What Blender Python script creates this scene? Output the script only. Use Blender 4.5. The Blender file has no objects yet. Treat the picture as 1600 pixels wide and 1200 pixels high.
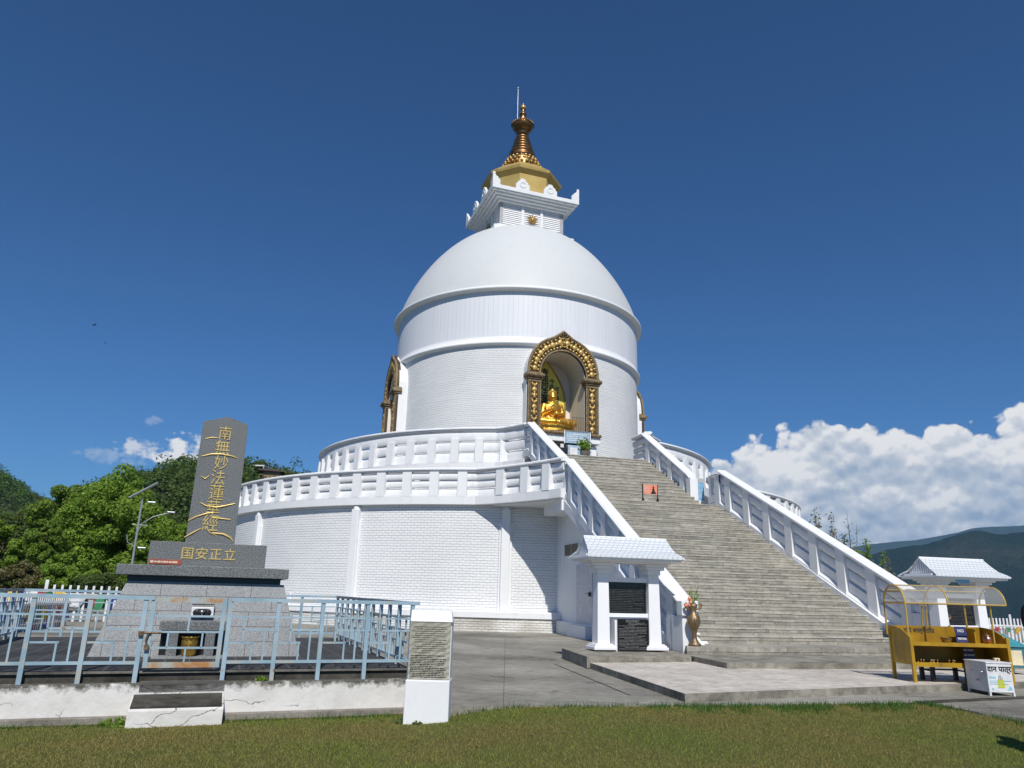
import bpy, bmesh, math, random
import numpy as np
from mathutils import Vector, Matrix
sin, cos, pi, rad = math.sin, math.cos, math.pi, math.radians
SC = bpy.context.scene
COL = SC.collection

# ------------------------------------------------------------------ camera
EYE = Vector((0, 0, 1.6))
F_PX, PITCH, ROLL = 1151.6, .2772, .0266
cd = bpy.data.cameras.new('camera'); cam = bpy.data.objects.new('camera', cd); COL.objects.link(cam)
cd.sensor_width = 36; cd.lens = F_PX / 1600 * 36; cd.clip_start = .1; cd.clip_end = 60000
cam.matrix_world = Matrix.Translation(EYE) @ Matrix.Rotation(pi / 2 + PITCH, 4, 'X') @ Matrix.Rotation(ROLL, 4, 'Z')
SC.camera = cam

# ------------------------------------------------------------------ sun and sky
SUN_EL, SUN_AZ = rad(47), rad(7)          # azimuth measured from behind the camera towards the right
sd = bpy.data.lights.new('sun', 'SUN'); sd.energy = 4.3; sd.angle = rad(.53); sd.color = (1, .96, .885)
sun = bpy.data.objects.new('sun', sd); COL.objects.link(sun)
tosun = Vector((sin(SUN_AZ) * cos(SUN_EL), -cos(SUN_AZ) * cos(SUN_EL), sin(SUN_EL)))
sun.rotation_euler = tosun.to_track_quat('Z', 'Y').to_euler(); sun.location = tosun * 50

SC.view_settings.view_transform = 'Standard'; SC.view_settings.look = 'None'
SC.view_settings.exposure = .05; SC.view_settings.gamma = 1
SC.render.engine = 'CYCLES'; SC.cycles.use_denoising = True
SC.cycles.max_bounces = 6; SC.cycles.diffuse_bounces = 3; SC.cycles.glossy_bounces = 3
SC.cycles.transparent_max_bounces = 8; SC.cycles.volume_bounces = 0; SC.cycles.sample_clamp_indirect = 4
SC.cycles.caustics_reflective = False; SC.cycles.caustics_refractive = False

W = bpy.data.worlds.new("World"); SC.world = W; W.use_nodes = True
W.cycles.sampling_method = 'MANUAL'; W.cycles.sample_map_resolution = 256
def build_world():
    nt = W.node_tree; N = nt.nodes; L = nt.links; N.clear()
    def node(t, **k):
        n = N.new(t)
        for a, b in k.items(): setattr(n, a, b)
        return n
    def m(op, a, b=None, c=None, clamp=False):
        n = node('ShaderNodeMath', operation=op, use_clamp=clamp)
        for i, v in enumerate((a, b, c)):
            if v is None: continue
            if isinstance(v, (int, float)): n.inputs[i].default_value = v
            else: L.new(v, n.inputs[i])
        return n.outputs[0]
    def ramp(v, pts):
        r = node('ShaderNodeValToRGB'); L.new(v, r.inputs[0]); e = r.color_ramp.elements
        for i, (p, c) in enumerate(pts):
            if i > 1: e.new(p)
            e[i].position = p; e[i].color = (c if isinstance(c, tuple) else (c, c, c)) + (1,)
        return r.outputs[0]
    sky = node('ShaderNodeTexSky', sky_type='NISHITA', sun_disc=False)
    sky.sun_elevation = SUN_EL; sky.sun_rotation = math.atan2(tosun.x, tosun.y)
    sky.altitude = 1100; sky.air_density = 1.0; sky.dust_density = .15; sky.ozone_density = 3.2
    tint = node('ShaderNodeMix', data_type='RGBA', blend_type='MULTIPLY'); tint.inputs[0].default_value = 1
    L.new(sky.outputs[0], tint.inputs[6]); tint.inputs[7].default_value = SKYT
    tc = node('ShaderNodeTexCoord'); V = tc.outputs['Generated']
    sep = node('ShaderNodeSeparateXYZ'); L.new(V, sep.inputs[0])
    az = m('MULTIPLY', m('ARCTAN2', sep.outputs[0], sep.outputs[1]), 180 / pi)
    el = m('MULTIPLY', m('ARCSINE', sep.outputs[2]), 180 / pi)
    comb = node('ShaderNodeCombineXYZ'); L.new(az, comb.inputs[0]); L.new(el, comb.inputs[1])
    def noise(scale, det=6, off=(0, 0, 0), sy=1.0, rough=.55, dist=0):
        mp = node('ShaderNodeMapping'); L.new(comb.outputs[0], mp.inputs[0])
        mp.inputs['Location'].default_value = off; mp.inputs['Scale'].default_value = (scale, scale * sy, scale)
        n = node('ShaderNodeTexNoise', noise_dimensions='2D'); L.new(mp.outputs[0], n.inputs['Vector'])
        n.inputs['Scale'].default_value = 1; n.inputs['Detail'].default_value = det
        n.inputs['Roughness'].default_value = rough; n.inputs['Distortion'].default_value = dist
        return n.outputs[0]
    def cells(scale, off=(0, 0, 0), warp=.5, wv=None):
        """distance to the nearest of scattered centres, warped: round puffs"""
        mp = node('ShaderNodeMapping'); L.new(comb.outputs[0], mp.inputs[0])
        mp.inputs['Location'].default_value = off; mp.inputs['Scale'].default_value = (scale, scale * 1.15, scale)
        add = node('ShaderNodeVectorMath', operation='MULTIPLY_ADD'); L.new(wv, add.inputs[0]); add.inputs[1].default_value = (warp, warp, 0); L.new(mp.outputs[0], add.inputs[2])
        v = node('ShaderNodeTexVoronoi', feature='F1', voronoi_dimensions='2D'); L.new(add.outputs[0], v.inputs['Vector']); v.inputs['Scale'].default_value = 1
        return v.outputs['Distance']
    # coarse region that can hold clouds at all (cheap test, the rest of the sky skips the cloud nodes)
    reg = m('MULTIPLY', m('LESS_THAN', el, 16.5), m('GREATER_THAN', el, -1.0))
    reg = m('MULTIPLY', reg, m('MAXIMUM', m('MULTIPLY', m('GREATER_THAN', az, 9), m('LESS_THAN', az, 75)), m('MULTIPLY', m('LESS_THAN', az, -19), m('GREATER_THAN', az, -41))))
    wn_ = node('ShaderNodeTexNoise'); wn_.noise_dimensions = '2D'; L.new(comb.outputs[0], wn_.inputs['Vector']); wn_.inputs['Scale'].default_value = .8; wn_.inputs['Detail'].default_value = 5; wn_.inputs['Roughness'].default_value = .6
    wsub = node('ShaderNodeVectorMath', operation='SUBTRACT'); L.new(wn_.outputs[1], wsub.inputs[0]); wsub.inputs[1].default_value = (.5, .5, .5); WV = wsub.outputs[0]
    a01 = m('MULTIPLY_ADD', az, .01, .5)
    top = m('MULTIPLY', ramp(a01, [(.59, 0.), (.62, .22), (.635, .40), (.652, .50), (.668, .545), (.684, .60), (.719, .665), (.754, .675), (.782, .63), (.813, .615), (.844, .66), (.90, .68), (1., .6)]), 18.5)
    c1 = cells(.42, (7, 2, 0), .45, WV); c2 = cells(1.0, (1, 9, 0), .8, WV); c3 = cells(2.4, (4, 3, 0), 1.4, WV); u1 = cells(.42, (7, 2.39, 0), .45, WV); u2 = cells(1.0, (1, 9.42, 0), .8, WV)
    n1 = noise(.22, 5, (3.1, 1.7, 0)); n2 = noise(.7, 5, (8, 5, 0), 1.2, .55)
    rise = m('ADD', m('ADD', m('MULTIPLY', m('SUBTRACT', .42, c1), 1.9), m('MULTIPLY', m('SUBTRACT', .42, c2), .9)), m('ADD', m('MULTIPLY', m('SUBTRACT', .42, c3), .22), m('MULTIPLY', m('SUBTRACT', n2, .5), .35)))
    depth = m('SUBTRACT', m('ADD', top, rise), el)
    mask = m('MULTIPLY', depth, 2.6, clamp=True)
    low = ramp(m('MULTIPLY', el, .1, clamp=True), [(.02, .1), (.14, .5), (.28, .9), (.4, 1.)])
    thin = ramp(m('ADD', n1, m('MULTIPLY', m('SUBTRACT', n2, .5), .35)), [(.30, .9), (.40, 1)])
    shal = ramp(m('MULTIPLY', depth, .2, clamp=True), [(0, 1), (.5, 1), (1, 0)])
    mk = m('MULTIPLY', m('MULTIPLY', mask, low), m('MAXIMUM', thin, shal), clamp=True)
    # small clouds to the left
    wis = None; wn = noise(.9, 7, (2.6, 9.1, 0), 1.5, .62); puf = m('ADD', m('MULTIPLY', m('SUBTRACT', .42, c2), .8), m('MULTIPLY', m('SUBTRACT', .42, c3), .5))
    for (ca, ce, ra, re, dn) in ((-27.2, 9.1, 1.7, .75, .7), (-28.6, 8.3, 2.2, .6, .3), (-23.9, 8.9, 2.5, 1.55, 1.0), (-26.3, 11.0, .7, .35, .2), (-37.5, 12.6, 1.3, .35, .45)):
        dd = m('ADD', m('POWER', m('ABSOLUTE', m('DIVIDE', m('SUBTRACT', az, ca), ra)), 2), m('POWER', m('ABSOLUTE', m('DIVIDE', m('SUBTRACT', el, ce), re)), 2))
        v = m('MULTIPLY', m('ADD', m('SUBTRACT', 1, dd), m('ADD', puf, m('MULTIPLY', m('SUBTRACT', wn, .55), 3.2))), 1.3, clamp=True); v = m('MULTIPLY', v, dn)
        wis = v if wis is None else m('MAXIMUM', wis, v)
    mk = m('MAXIMUM', mk, wis)
    # painted cloud light and shade: puff tops white, hollows and deep body grey-blue
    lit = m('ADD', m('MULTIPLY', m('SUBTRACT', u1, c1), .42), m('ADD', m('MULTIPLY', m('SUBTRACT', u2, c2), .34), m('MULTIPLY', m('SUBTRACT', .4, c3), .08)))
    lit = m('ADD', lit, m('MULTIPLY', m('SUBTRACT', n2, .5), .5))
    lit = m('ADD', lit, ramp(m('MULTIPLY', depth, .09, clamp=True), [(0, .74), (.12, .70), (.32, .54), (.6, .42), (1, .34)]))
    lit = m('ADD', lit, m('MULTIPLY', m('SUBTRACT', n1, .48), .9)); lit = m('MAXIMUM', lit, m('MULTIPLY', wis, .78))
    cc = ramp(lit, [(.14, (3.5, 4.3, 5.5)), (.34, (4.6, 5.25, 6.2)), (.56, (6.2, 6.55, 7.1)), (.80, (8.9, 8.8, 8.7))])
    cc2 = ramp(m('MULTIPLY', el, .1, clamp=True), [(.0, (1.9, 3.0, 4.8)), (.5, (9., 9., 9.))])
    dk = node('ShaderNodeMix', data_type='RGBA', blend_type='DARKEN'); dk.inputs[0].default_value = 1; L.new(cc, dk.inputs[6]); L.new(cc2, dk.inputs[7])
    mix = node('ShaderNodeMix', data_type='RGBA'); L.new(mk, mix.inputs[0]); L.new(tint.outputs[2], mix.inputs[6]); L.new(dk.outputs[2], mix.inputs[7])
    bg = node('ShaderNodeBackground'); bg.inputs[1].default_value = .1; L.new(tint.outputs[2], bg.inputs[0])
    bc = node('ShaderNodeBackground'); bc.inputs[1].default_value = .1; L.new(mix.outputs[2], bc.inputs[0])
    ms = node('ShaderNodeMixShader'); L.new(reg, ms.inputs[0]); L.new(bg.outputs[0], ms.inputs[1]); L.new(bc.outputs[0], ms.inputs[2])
    out = node('ShaderNodeOutputWorld'); L.new(ms.outputs[0], out.inputs[0])
SKYT = (.29, .54, .80, 1)
build_world()

# ------------------------------------------------------------------ mesh helpers
def link(name, me, mat=None, parent=None, smooth=False):
    o = bpy.data.objects.new(name, me); COL.objects.link(o)
    if mat:
        for mm in (mat if isinstance(mat, (list, tuple)) else [mat]): me.materials.append(mm)
    if parent: o.parent = parent
    if smooth:
        me.polygons.foreach_set('use_smooth', [True] * len(me.polygons))
    return o
def tag(o, label=None, cat=None, group=None, kind=None):
    if label: o['label'] = label
    if cat: o['category'] = cat
    if group: o['group'] = group
    if kind: o['kind'] = kind
    return o
def empty(name, loc=(0, 0, 0), rz=0, label=None, cat=None, group=None):
    o = bpy.data.objects.new(name, None); COL.objects.link(o); o.location = loc; o.rotation_euler = (0, 0, rz)
    o.empty_display_size = .2
    return tag(o, label, cat, group)
def kids(o): return [c for c in bpy.data.objects if c.parent == o]
def copy_tree(o, parent=None):
    c = o.copy(); COL.objects.link(c); c.parent = parent
    for ch in kids(o): copy_tree(ch, c)
    return c

class MB:
    def __init__(s): s.v = []; s.f = []; s.uv = {}; s.sm = set(); s.mi = {}
    def add(s, vs, fs, smooth=False, uvs=None, mi=0):
        n = len(s.v); s.v += [tuple(p) for p in vs]; k = len(s.f)
        for i, f in enumerate(fs):
            s.f.append([n + j for j in f])
            if smooth: s.sm.add(k + i)
            if uvs: s.uv[k + i] = uvs[i]
            if mi: s.mi[k + i] = mi
        return s
    def box(s, c, d, rz=0, mi=0, taper=None, rx=0):
        x, y, z = [a / 2 for a in d]; tx, ty = taper or (1, 1)
        P = [(-x, -y, -z), (x, -y, -z), (x, y, -z), (-x, y, -z), (-x * tx, -y * ty, z), (x * tx, -y * ty, z), (x * tx, y * ty, z), (-x * tx, y * ty, z)]
        M = Matrix.Rotation(rz, 3, 'Z') @ Matrix.Rotation(rx, 3, 'X')
        P = [Vector(c) + M @ Vector(p) for p in P]
        return s.add(P, [(0, 3, 2, 1), (4, 5, 6, 7), (0, 1, 5, 4), (1, 2, 6, 5), (2, 3, 7, 6), (3, 0, 4, 7)], mi=mi)
    def b2(s, lo, hi, mi=0):
        return s.box([(a + b) / 2 for a, b in zip(lo, hi)], [b - a for a, b in zip(lo, hi)], mi=mi)
    def prism(s, pts, z0, z1, mi=0):
        n = len(pts); vs = [(p[0], p[1], z0) for p in pts] + [(p[0], p[1], z1) for p in pts]
        return s.add(vs, [tuple(range(n))[::-1], tuple(range(n, 2 * n))] + [(i, (i + 1) % n, n + (i + 1) % n, n + i) for i in range(n)], mi=mi)
    def extr(s, pts, a, b, axis='y', mi=0, smooth=False):
        """outline pts (u,v) extruded between a and b along axis; u -> x (or y), v -> z"""
        n = len(pts)
        f = (lambda u, v, w: (u, w, v)) if axis == 'y' else (lambda u, v, w: (w, u, v))
        vs = [f(u, v, a) for u, v in pts] + [f(u, v, b) for u, v in pts]
        s.add(vs, [tuple(range(n)), tuple(range(n, 2 * n))[::-1]], mi=mi)
        return s.add(vs, [(i, n + i, n + (i + 1) % n, (i + 1) % n) for i in range(n)], smooth=smooth, mi=mi)
    def lathe(s, prof, seg=48, c=(0, 0), a0=0, a1=360, smooth=True, uvs=True, mi=0, cap=False):
        full = abs(a1 - a0) >= 360; n = seg if full else seg + 1; vs = []; m = len(prof)
        for i in range(n):
            a = rad(a0 + (a1 - a0) * i / seg)
            for r, z in prof: vs.append((c[0] + r * sin(a), c[1] - r * cos(a), z))
        fs = []; us = []
        ln = [0]
        for j in range(1, m): ln.append(ln[-1] + math.hypot(prof[j][0] - prof[j - 1][0], prof[j][1] - prof[j - 1][1]))
        R = max(p[0] for p in prof)
        for i in range(seg):
            k = (i + 1) % n if full else i + 1
            u0, u1 = rad(a0 + (a1 - a0) * i / seg) * R, rad(a0 + (a1 - a0) * (i + 1) / seg) * R
            for j in range(m - 1):
                fs.append((i * m + j, k * m + j, k * m + j + 1, i * m + j + 1))
                us.append(((u0, prof[0][1] + ln[j]), (u1, prof[0][1] + ln[j]), (u1, prof[0][1] + ln[j + 1]), (u0, prof[0][1] + ln[j + 1])))
        s.add(vs, fs, smooth, us if uvs else None, mi)
        if cap and full:
            s.add([vs[i * m] for i in range(n)], [tuple(range(n))[::-1]]); s.add([vs[i * m + m - 1] for i in range(n)], [tuple(range(n))])
        return s
    def tube(s, pts, r, seg=8, mi=0, caps=True):
        pts = [Vector(p) for p in pts]; n = len(pts); rs = r if isinstance(r, (list, tuple)) else [r] * n
        vs = []; up = None
        for i in range(n):
            t = (pts[min(i + 1, n - 1)] - pts[max(i - 1, 0)]).normalized()
            if up is None: up = t.orthogonal().normalized()
            up = (up - t * up.dot(t)); up = up.normalized() if up.length > 1e-6 else t.orthogonal().normalized()
            w = t.cross(up)
            for k in range(seg):
                a = 2 * pi * k / seg; vs.append(pts[i] + (up * cos(a) + w * sin(a)) * rs[i])
        fs = [(i * seg + k, i * seg + (k + 1) % seg, (i + 1) * seg + (k + 1) % seg, (i + 1) * seg + k) for i in range(n - 1) for k in range(seg)]
        s.add(vs, fs, seg > 4, mi=mi)
        if caps: s.add(vs[:seg], [tuple(range(seg))[::-1]], mi=mi); s.add(vs[-seg:], [tuple(range(seg))], mi=mi)
        return s
    def bar(s, a, b, w, h=None, mi=0):
        """square bar from a to b, w wide horizontally, h high"""
        a, b = Vector(a), Vector(b); t = (b - a).normalized(); h = h or w
        side = t.cross(Vector((0, 0, 1)))
        side = side.normalized() if side.length > 1e-4 else Vector((1, 0, 0))
        up = side.cross(t)
        P = [p + side * sx * w / 2 + up * sz * h / 2 for p in (a, b) for sx, sz in ((-1, -1), (1, -1), (1, 1), (-1, 1))]
        return s.add(P, [(0, 1, 2, 3), (7, 6, 5, 4), (0, 4, 5, 1), (1, 5, 6, 2), (2, 6, 7, 3), (3, 7, 4, 0)], mi=mi)
    def ell(s, c, r, seg=16, rings=10, M=None, mi=0):
        vs = []; c = Vector(c)
        for i in range(rings + 1):
            t = pi * i / rings
            for k in range(seg):
                a = 2 * pi * k / seg; p = Vector((r[0] * sin(t) * cos(a), r[1] * sin(t) * sin(a), r[2] * cos(t)))
                vs.append(c + (M @ p if M else p))
        fs = [(i * seg + k, (i + 1) * seg + k, (i + 1) * seg + (k + 1) % seg, i * seg + (k + 1) % seg) for i in range(rings) for k in range(seg)]
        return s.add(vs, fs, True, mi=mi)
    def sweep(s, path, prof, closed=False, smooth=False, zf=None, mi=0, caps=True):
        """prof = [(n, z)] cross-section (closed polygon), n measured to the left-hand normal of the path; path = [(x, y)] or [(x, y, z)]"""
        n = len(path); m = len(prof); vs = []; P = [Vector(p[:2]) for p in path]; Z = [(p[2] if len(p) > 2 else 0) for p in path]
        run = [0.0]
        for i in range(1, n): run.append(run[-1] + (P[i] - P[i - 1]).length)
        for i in range(n):
            if closed: d0, d1 = (P[i] - P[i - 1]).normalized(), (P[(i + 1) % n] - P[i]).normalized()
            else:
                d0 = (P[i] - P[i - 1]).normalized() if i else (P[1] - P[0]).normalized()
                d1 = (P[i + 1] - P[i]).normalized() if i < n - 1 else d0
            t = (d0 + d1).normalized(); nn = Vector((-t.y, t.x)); k = 1 / max(.5, nn.dot(Vector((-d1.y, d1.x))))
            for (a, z) in prof: q = P[i] + nn * a * k; vs.append((q.x, q.y, z + Z[i]))
        rng = range(n) if closed else range(n - 1)
        per = [0]
        for j in range(m): per.append(per[-1] + math.hypot(prof[(j + 1) % m][0] - prof[j][0], prof[(j + 1) % m][1] - prof[j][1]))
        fs = []; us = []
        for i in rng:
            for j in range(m):
                k = (i + 1) % n; jj = (j + 1) % m
                fs.append((i * m + j, k * m + j, k * m + jj, i * m + jj))
                u0 = run[i]; u1 = run[i + 1] if i + 1 < n else run[i] + .5
                us.append(((u0, per[j]), (u1, per[j]), (u1, per[j + 1]), (u0, per[j + 1])))
        s.add(vs, fs, smooth, us, mi)
        if not closed and caps: s.add(vs[:m], [tuple(range(m))[::-1]], mi=mi); s.add(vs[-m:], [tuple(range(m))], mi=mi)
        return s
    def build(s, name, mat, parent=None, bevel=0, fix=True):
        me = bpy.data.meshes.new(name); me.from_pydata(s.v, [], s.f); me.validate()
        o = link(name, me, mat, parent)
        if len(me.polygons) == len(s.f):
            if s.sm: me.polygons.foreach_set('use_smooth', [i in s.sm for i in range(len(s.f))])
            if s.mi: me.polygons.foreach_set('material_index', [s.mi.get(i, 0) for i in range(len(s.f))])
            if s.uv:
                uvl = me.uv_layers.new(name='UVMap'); buf = np.zeros((len(me.loops), 2), 'f'); k = 0
                for i, f in enumerate(s.f):
                    u = s.uv.get(i)
                    if u: buf[k:k + len(f)] = u
                    k += len(f)
                uvl.data.foreach_set('uv', buf.ravel())
        if fix:
            bm = bmesh.new(); bm.from_mesh(me); bmesh.ops.recalc_face_normals(bm, faces=bm.faces); bm.to_mesh(me); bm.free()
        if bevel:
            b = o.modifiers.new('bevel', 'BEVEL'); b.width = bevel; b.segments = 2; b.limit_method = 'ANGLE'; b.angle_limit = rad(40)
        return o

def npmesh(name, V, Fq, mat, parent=None, smooth=False, attr=None):
    """V (n,3) array, Fq (m,k) array of equal-sized faces"""
    me = bpy.data.meshes.new(name); n, k = Fq.shape
    me.vertices.add(len(V)); me.vertices.foreach_set('co', V.astype('f').ravel())
    me.loops.add(n * k); me.loops.foreach_set('vertex_index', Fq.astype('i').ravel())
    me.polygons.add(n); me.polygons.foreach_set('loop_start', np.arange(0, n * k, k, dtype='i'))
    me.update(calc_edges=True)
    return link(name, me, mat, parent, smooth)
# ------------------------------------------------------------------ materials
MT = {}
class NB:
    def __init__(s, name):
        s.m = bpy.data.materials.new(name); s.m.use_nodes = True; s.nt = s.m.node_tree; s.N = s.nt.nodes; s.L = s.nt.links
        s.bs = s.N['Principled BSDF']; s.tc = s.N.new('ShaderNodeTexCoord'); MT[name] = s.m
    def set(s, **k):
        for a, v in k.items():
            i = s.bs.inputs[a.replace('_', ' ')]
            if isinstance(v, bpy.types.NodeSocket): s.L.new(v, i)
            else: i.default_value = v
        return s
    def map(s, scale=(1, 1, 1), src='Object', loc=(0, 0, 0), rot=(0, 0, 0)):
        mp = s.N.new('ShaderNodeMapping'); s.L.new(s.tc.outputs[src], mp.inputs[0]); mp.inputs['Scale'].default_value = scale; mp.inputs['Location'].default_value = loc; mp.inputs['Rotation'].default_value = rot
        return mp.outputs[0]
    def noise(s, v, scale, det=4, rough=.55, dist=0, col=False):
        n = s.N.new('ShaderNodeTexNoise'); s.L.new(v, n.inputs['Vector']); n.inputs['Scale'].default_value = scale; n.inputs['Detail'].default_value = det
        n.inputs['Roughness'].default_value = rough; n.inputs['Distortion'].default_value = dist
        return n.outputs[1 if col else 0]
    def voro(s, v, scale, feature='F1', out='Distance', rnd=1):
        n = s.N.new('ShaderNodeTexVoronoi'); n.feature = feature; s.L.new(v, n.inputs['Vector']); n.inputs['Scale'].default_value = scale; n.inputs['Randomness'].default_value = rnd
        return n.outputs[out]
    def ramp(s, v, pts, const=False):
        r = s.N.new('ShaderNodeValToRGB'); s.L.new(v, r.inputs[0]); e = r.color_ramp.elements
        if const: r.color_ramp.interpolation = 'CONSTANT'
        for i, (p, c) in enumerate(pts):
            if i > 1: e.new(p)
            e[i].position = p; e[i].color = (tuple(c) if isinstance(c, (tuple, list)) else (c, c, c)) + (1,)
        return r.outputs[0]
    def math(s, op, a, b=None, c=None, clamp=False):
        n = s.N.new('ShaderNodeMath'); n.operation = op; n.use_clamp = clamp
        for i, v in enumerate((a, b, c)):
            if v is None: continue
            if isinstance(v, (int, float)): n.inputs[i].default_value = v
            else: s.L.new(v, n.inputs[i])
        return n.outputs[0]
    def mix(s, f, a, b, mode='MIX'):
        n = s.N.new('ShaderNodeMix'); n.data_type = 'RGBA'; n.blend_type = mode
        for i, v in ((0, f), (6, a), (7, b)):
            if isinstance(v, bpy.types.NodeSocket): s.L.new(v, n.inputs[i])
            elif i == 0: n.inputs[0].default_value = v
            else: n.inputs[i].default_value = tuple(v) + (1,) if len(v) == 3 else v
        return n.outputs[2]
    def bump(s, h, strength=.3, dist=.02, nrm=None):
        b = s.N.new('ShaderNodeBump'); s.L.new(h, b.inputs['Height']); b.inputs['Strength'].default_value = strength; b.inputs['Distance'].default_value = dist
        if nrm: s.L.new(nrm, b.inputs['Normal'])
        s.L.new(b.outputs[0], s.bs.inputs['Normal']); return b.outputs[0]

def simple(name, col, rough=.6, metal=0, var=.12, scale=4, bump=.15, bd=.01, spec=.5, col2=None):
    b = NB(name); v = b.map(); n = b.noise(v, scale, 5); c = Vector(col)
    c2 = Vector(col2) if col2 else c * (1 - var * 2)
    b.set(Base_Color=b.ramp(n, [(.3, tuple(c2)), (.65, tuple(c))]), Roughness=rough, Metallic=metal, Specular_IOR_Level=spec)
    if bump: b.bump(b.noise(v, scale * 6, 5), bump, bd)
    return b.m

def mk_brick(name, base, joint, stain, rows=.1, bw=.27, strength=.8):
    b = NB(name); uv = b.map(src='UV')
    wob = b.N.new('ShaderNodeVectorMath'); wob.operation = 'MULTIPLY_ADD'; b.L.new(b.noise(uv, 1.3, 3, col=True), wob.inputs[0]); wob.inputs[1].default_value = (.05, .035, 0); b.L.new(uv, wob.inputs[2])
    def bt(vec, msz, smooth):
        t = b.N.new('ShaderNodeTexBrick'); b.L.new(vec, t.inputs['Vector']); t.inputs['Scale'].default_value = 1; t.inputs['Brick Width'].default_value = bw; t.inputs['Row Height'].default_value = rows
        t.inputs['Mortar Size'].default_value = msz; t.inputs['Mortar Smooth'].default_value = smooth; t.inputs['Color1'].default_value = (1, 1, 1, 1); t.inputs['Color2'].default_value = (.86, .86, .86, 1); t.inputs['Mortar'].default_value = (0, 0, 0, 1)
        return t
    t = bt(wob.outputs[0], .012, .25)
    fac = t.outputs['Fac']
    # many of the joints are filled with paint: the horizontal ones stay open in broken lengths
    sx = b.N.new('ShaderNodeSeparateXYZ'); b.L.new(wob.outputs[0], sx.inputs[0])
    fr = b.math('FRACT', b.math('DIVIDE', sx.outputs[1], rows)); hor = b.math('LESS_THAN', b.math('ABSOLUTE', b.math('SUBTRACT', fr, 0.0)), .16)
    lng = b.map((.5, 9, 1), 'UV'); br = b.ramp(b.noise(lng, 1, 4), [(.40, 0), (.52, 1)])
    jf = b.math('MULTIPLY', b.math('MULTIPLY', hor, fac), br)
    ns = b.noise(uv, .5, 6); big = b.ramp(ns, [(.35, tuple(stain)), (.6, tuple(base))])
    fine = b.ramp(b.noise(uv, 9, 6, .7), [(.3, .9), (.6, 1)])
    c = b.mix(1, big, fine, 'MULTIPLY'); c = b.mix(b.math('MULTIPLY', jf, .95), c, joint); c = b.mix(.12, c, t.outputs['Color'], 'MULTIPLY')
    spot = b.ramp(b.noise(uv, 3.1, 8, .75), [(.66, 0), (.74, .3)]); c = b.mix(spot, c, (.32, .31, .28))
    b.set(Base_Color=c, Roughness=.75, Specular_IOR_Level=.3)
    h = b.math('SUBTRACT', b.math('ADD', b.math('MULTIPLY', b.noise(uv, 14, 4), .35), b.math('MULTIPLY', t.outputs['Color'], .6)), b.math('MULTIPLY', fac, .9))
    b.bump(h, strength, .02); return b.m
mk_brick('white_painted_brick', (.88, .885, .885), (.42, .43, .45), (.82, .828, .835))
mk_brick('weathered_brick', (.84, .83, .80), (.10, .095, .08), (.46, .43, .37), rows=.085, strength=1)

def mk_plaster(name, col, streak=.25, dirt=(.36, .35, .33), rough=.55, bump=.2):
    b = NB(name); v = b.map(); st = b.noise(b.map((3, 3, .25)), 1.6, 5); n = b.noise(v, .9, 6)
    f = b.math('MULTIPLY', b.ramp(st, [(.45, 0), (.75, 1)]), b.ramp(n, [(.4, .1), (.7, 1)]))
    c = b.mix(b.math('MULTIPLY', f, streak), col, dirt)
    c = b.mix(b.math('MULTIPLY', b.ramp(b.noise(v, 5, 8, .7), [(.55, 0), (.8, 1)]), streak), c, dirt)
    b.set(Base_Color=c, Roughness=rough, Specular_IOR_Level=.35); b.bump(b.noise(v, 22, 5), bump, .008); return b.m
mk_plaster('white_plaster', (.82, .825, .835), .24, (.42, .41, .39))
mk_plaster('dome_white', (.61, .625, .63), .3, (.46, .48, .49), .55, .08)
mk_plaster('shrine_white', (.84, .845, .86), .1, bump=.08)
mk_plaster('niche_plaster', (.84, .76, .67), .25, (.25, .22, .18), .8)
mk_plaster('grey_plaster', (.45, .46, .47), .3, (.2, .2, .2), .8)

# band of upright boards
b = NB('white_boards'); uv = b.map(src='UV'); sx = b.N.new('ShaderNodeSeparateXYZ'); b.L.new(uv, sx.inputs[0])
fr = b.math('FRACT', b.math('DIVIDE', b.math('ADD', sx.outputs[0], b.math('MULTIPLY', b.noise(b.map((3, 0, 0), 'UV'), 1, 2), .06)), .27)); ln = b.math('LESS_THAN', fr, .07)
col = b.mix(b.math('MULTIPLY', ln, b.ramp(b.noise(b.map((3.7, .3, 0), 'UV'), 1, 2), [(.35, .05), (.6, .5)])), b.ramp(b.noise(b.map((1.5, .2, 0), 'UV'), 1, 4), [(.35, (.76, .78, .81)), (.65, (.80, .81, .85))]), (.5, .52, .57))
b.set(Base_Color=col, Roughness=.5); b.bump(b.math('MULTIPLY', ln, -1), .6, .015)

# dark grey granite with fine speckles and block joints
def mk_granite(name, c0, c1, joints=False):
    b = NB(name); v = b.map(); n = b.noise(v, 80, 2, .6); n2 = b.noise(v, 30, 3, .6)
    c = b.ramp(n, [(.40, c0), (.5, tuple((a + d) / 2 for a, d in zip(c0, c1))), (.60, c1)])
    c = b.mix(.35, c, b.ramp(n2, [(.35, .55), (.65, 1)]), 'MULTIPLY')
    c = b.mix(b.ramp(b.noise(v, 1.2, 5), [(.4, .0), (.8, .25)]), c, (.09, .09, .09))
    if joints:
        t = b.N.new('ShaderNodeTexBrick'); b.L.new(b.map(rot=(pi / 2, 0, 0)), t.inputs['Vector']); t.inputs['Scale'].default_value = 1; t.inputs['Brick Width'].default_value = .62; t.inputs['Row Height'].default_value = .205; t.inputs['Mortar Size'].default_value = .0035; t.inputs['Mortar Smooth'].default_value = 0
        c = b.mix(t.outputs['Fac'], c, (.05, .05, .05))
    b.set(Base_Color=c, Roughness=.5, Specular_IOR_Level=.4); return b.m
mk_granite('granite', (.075, .08, .082), (.27, .285, .29)); mk_granite('granite_blocks', (.23, .24, .245), (.42, .43, .435), True)
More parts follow.
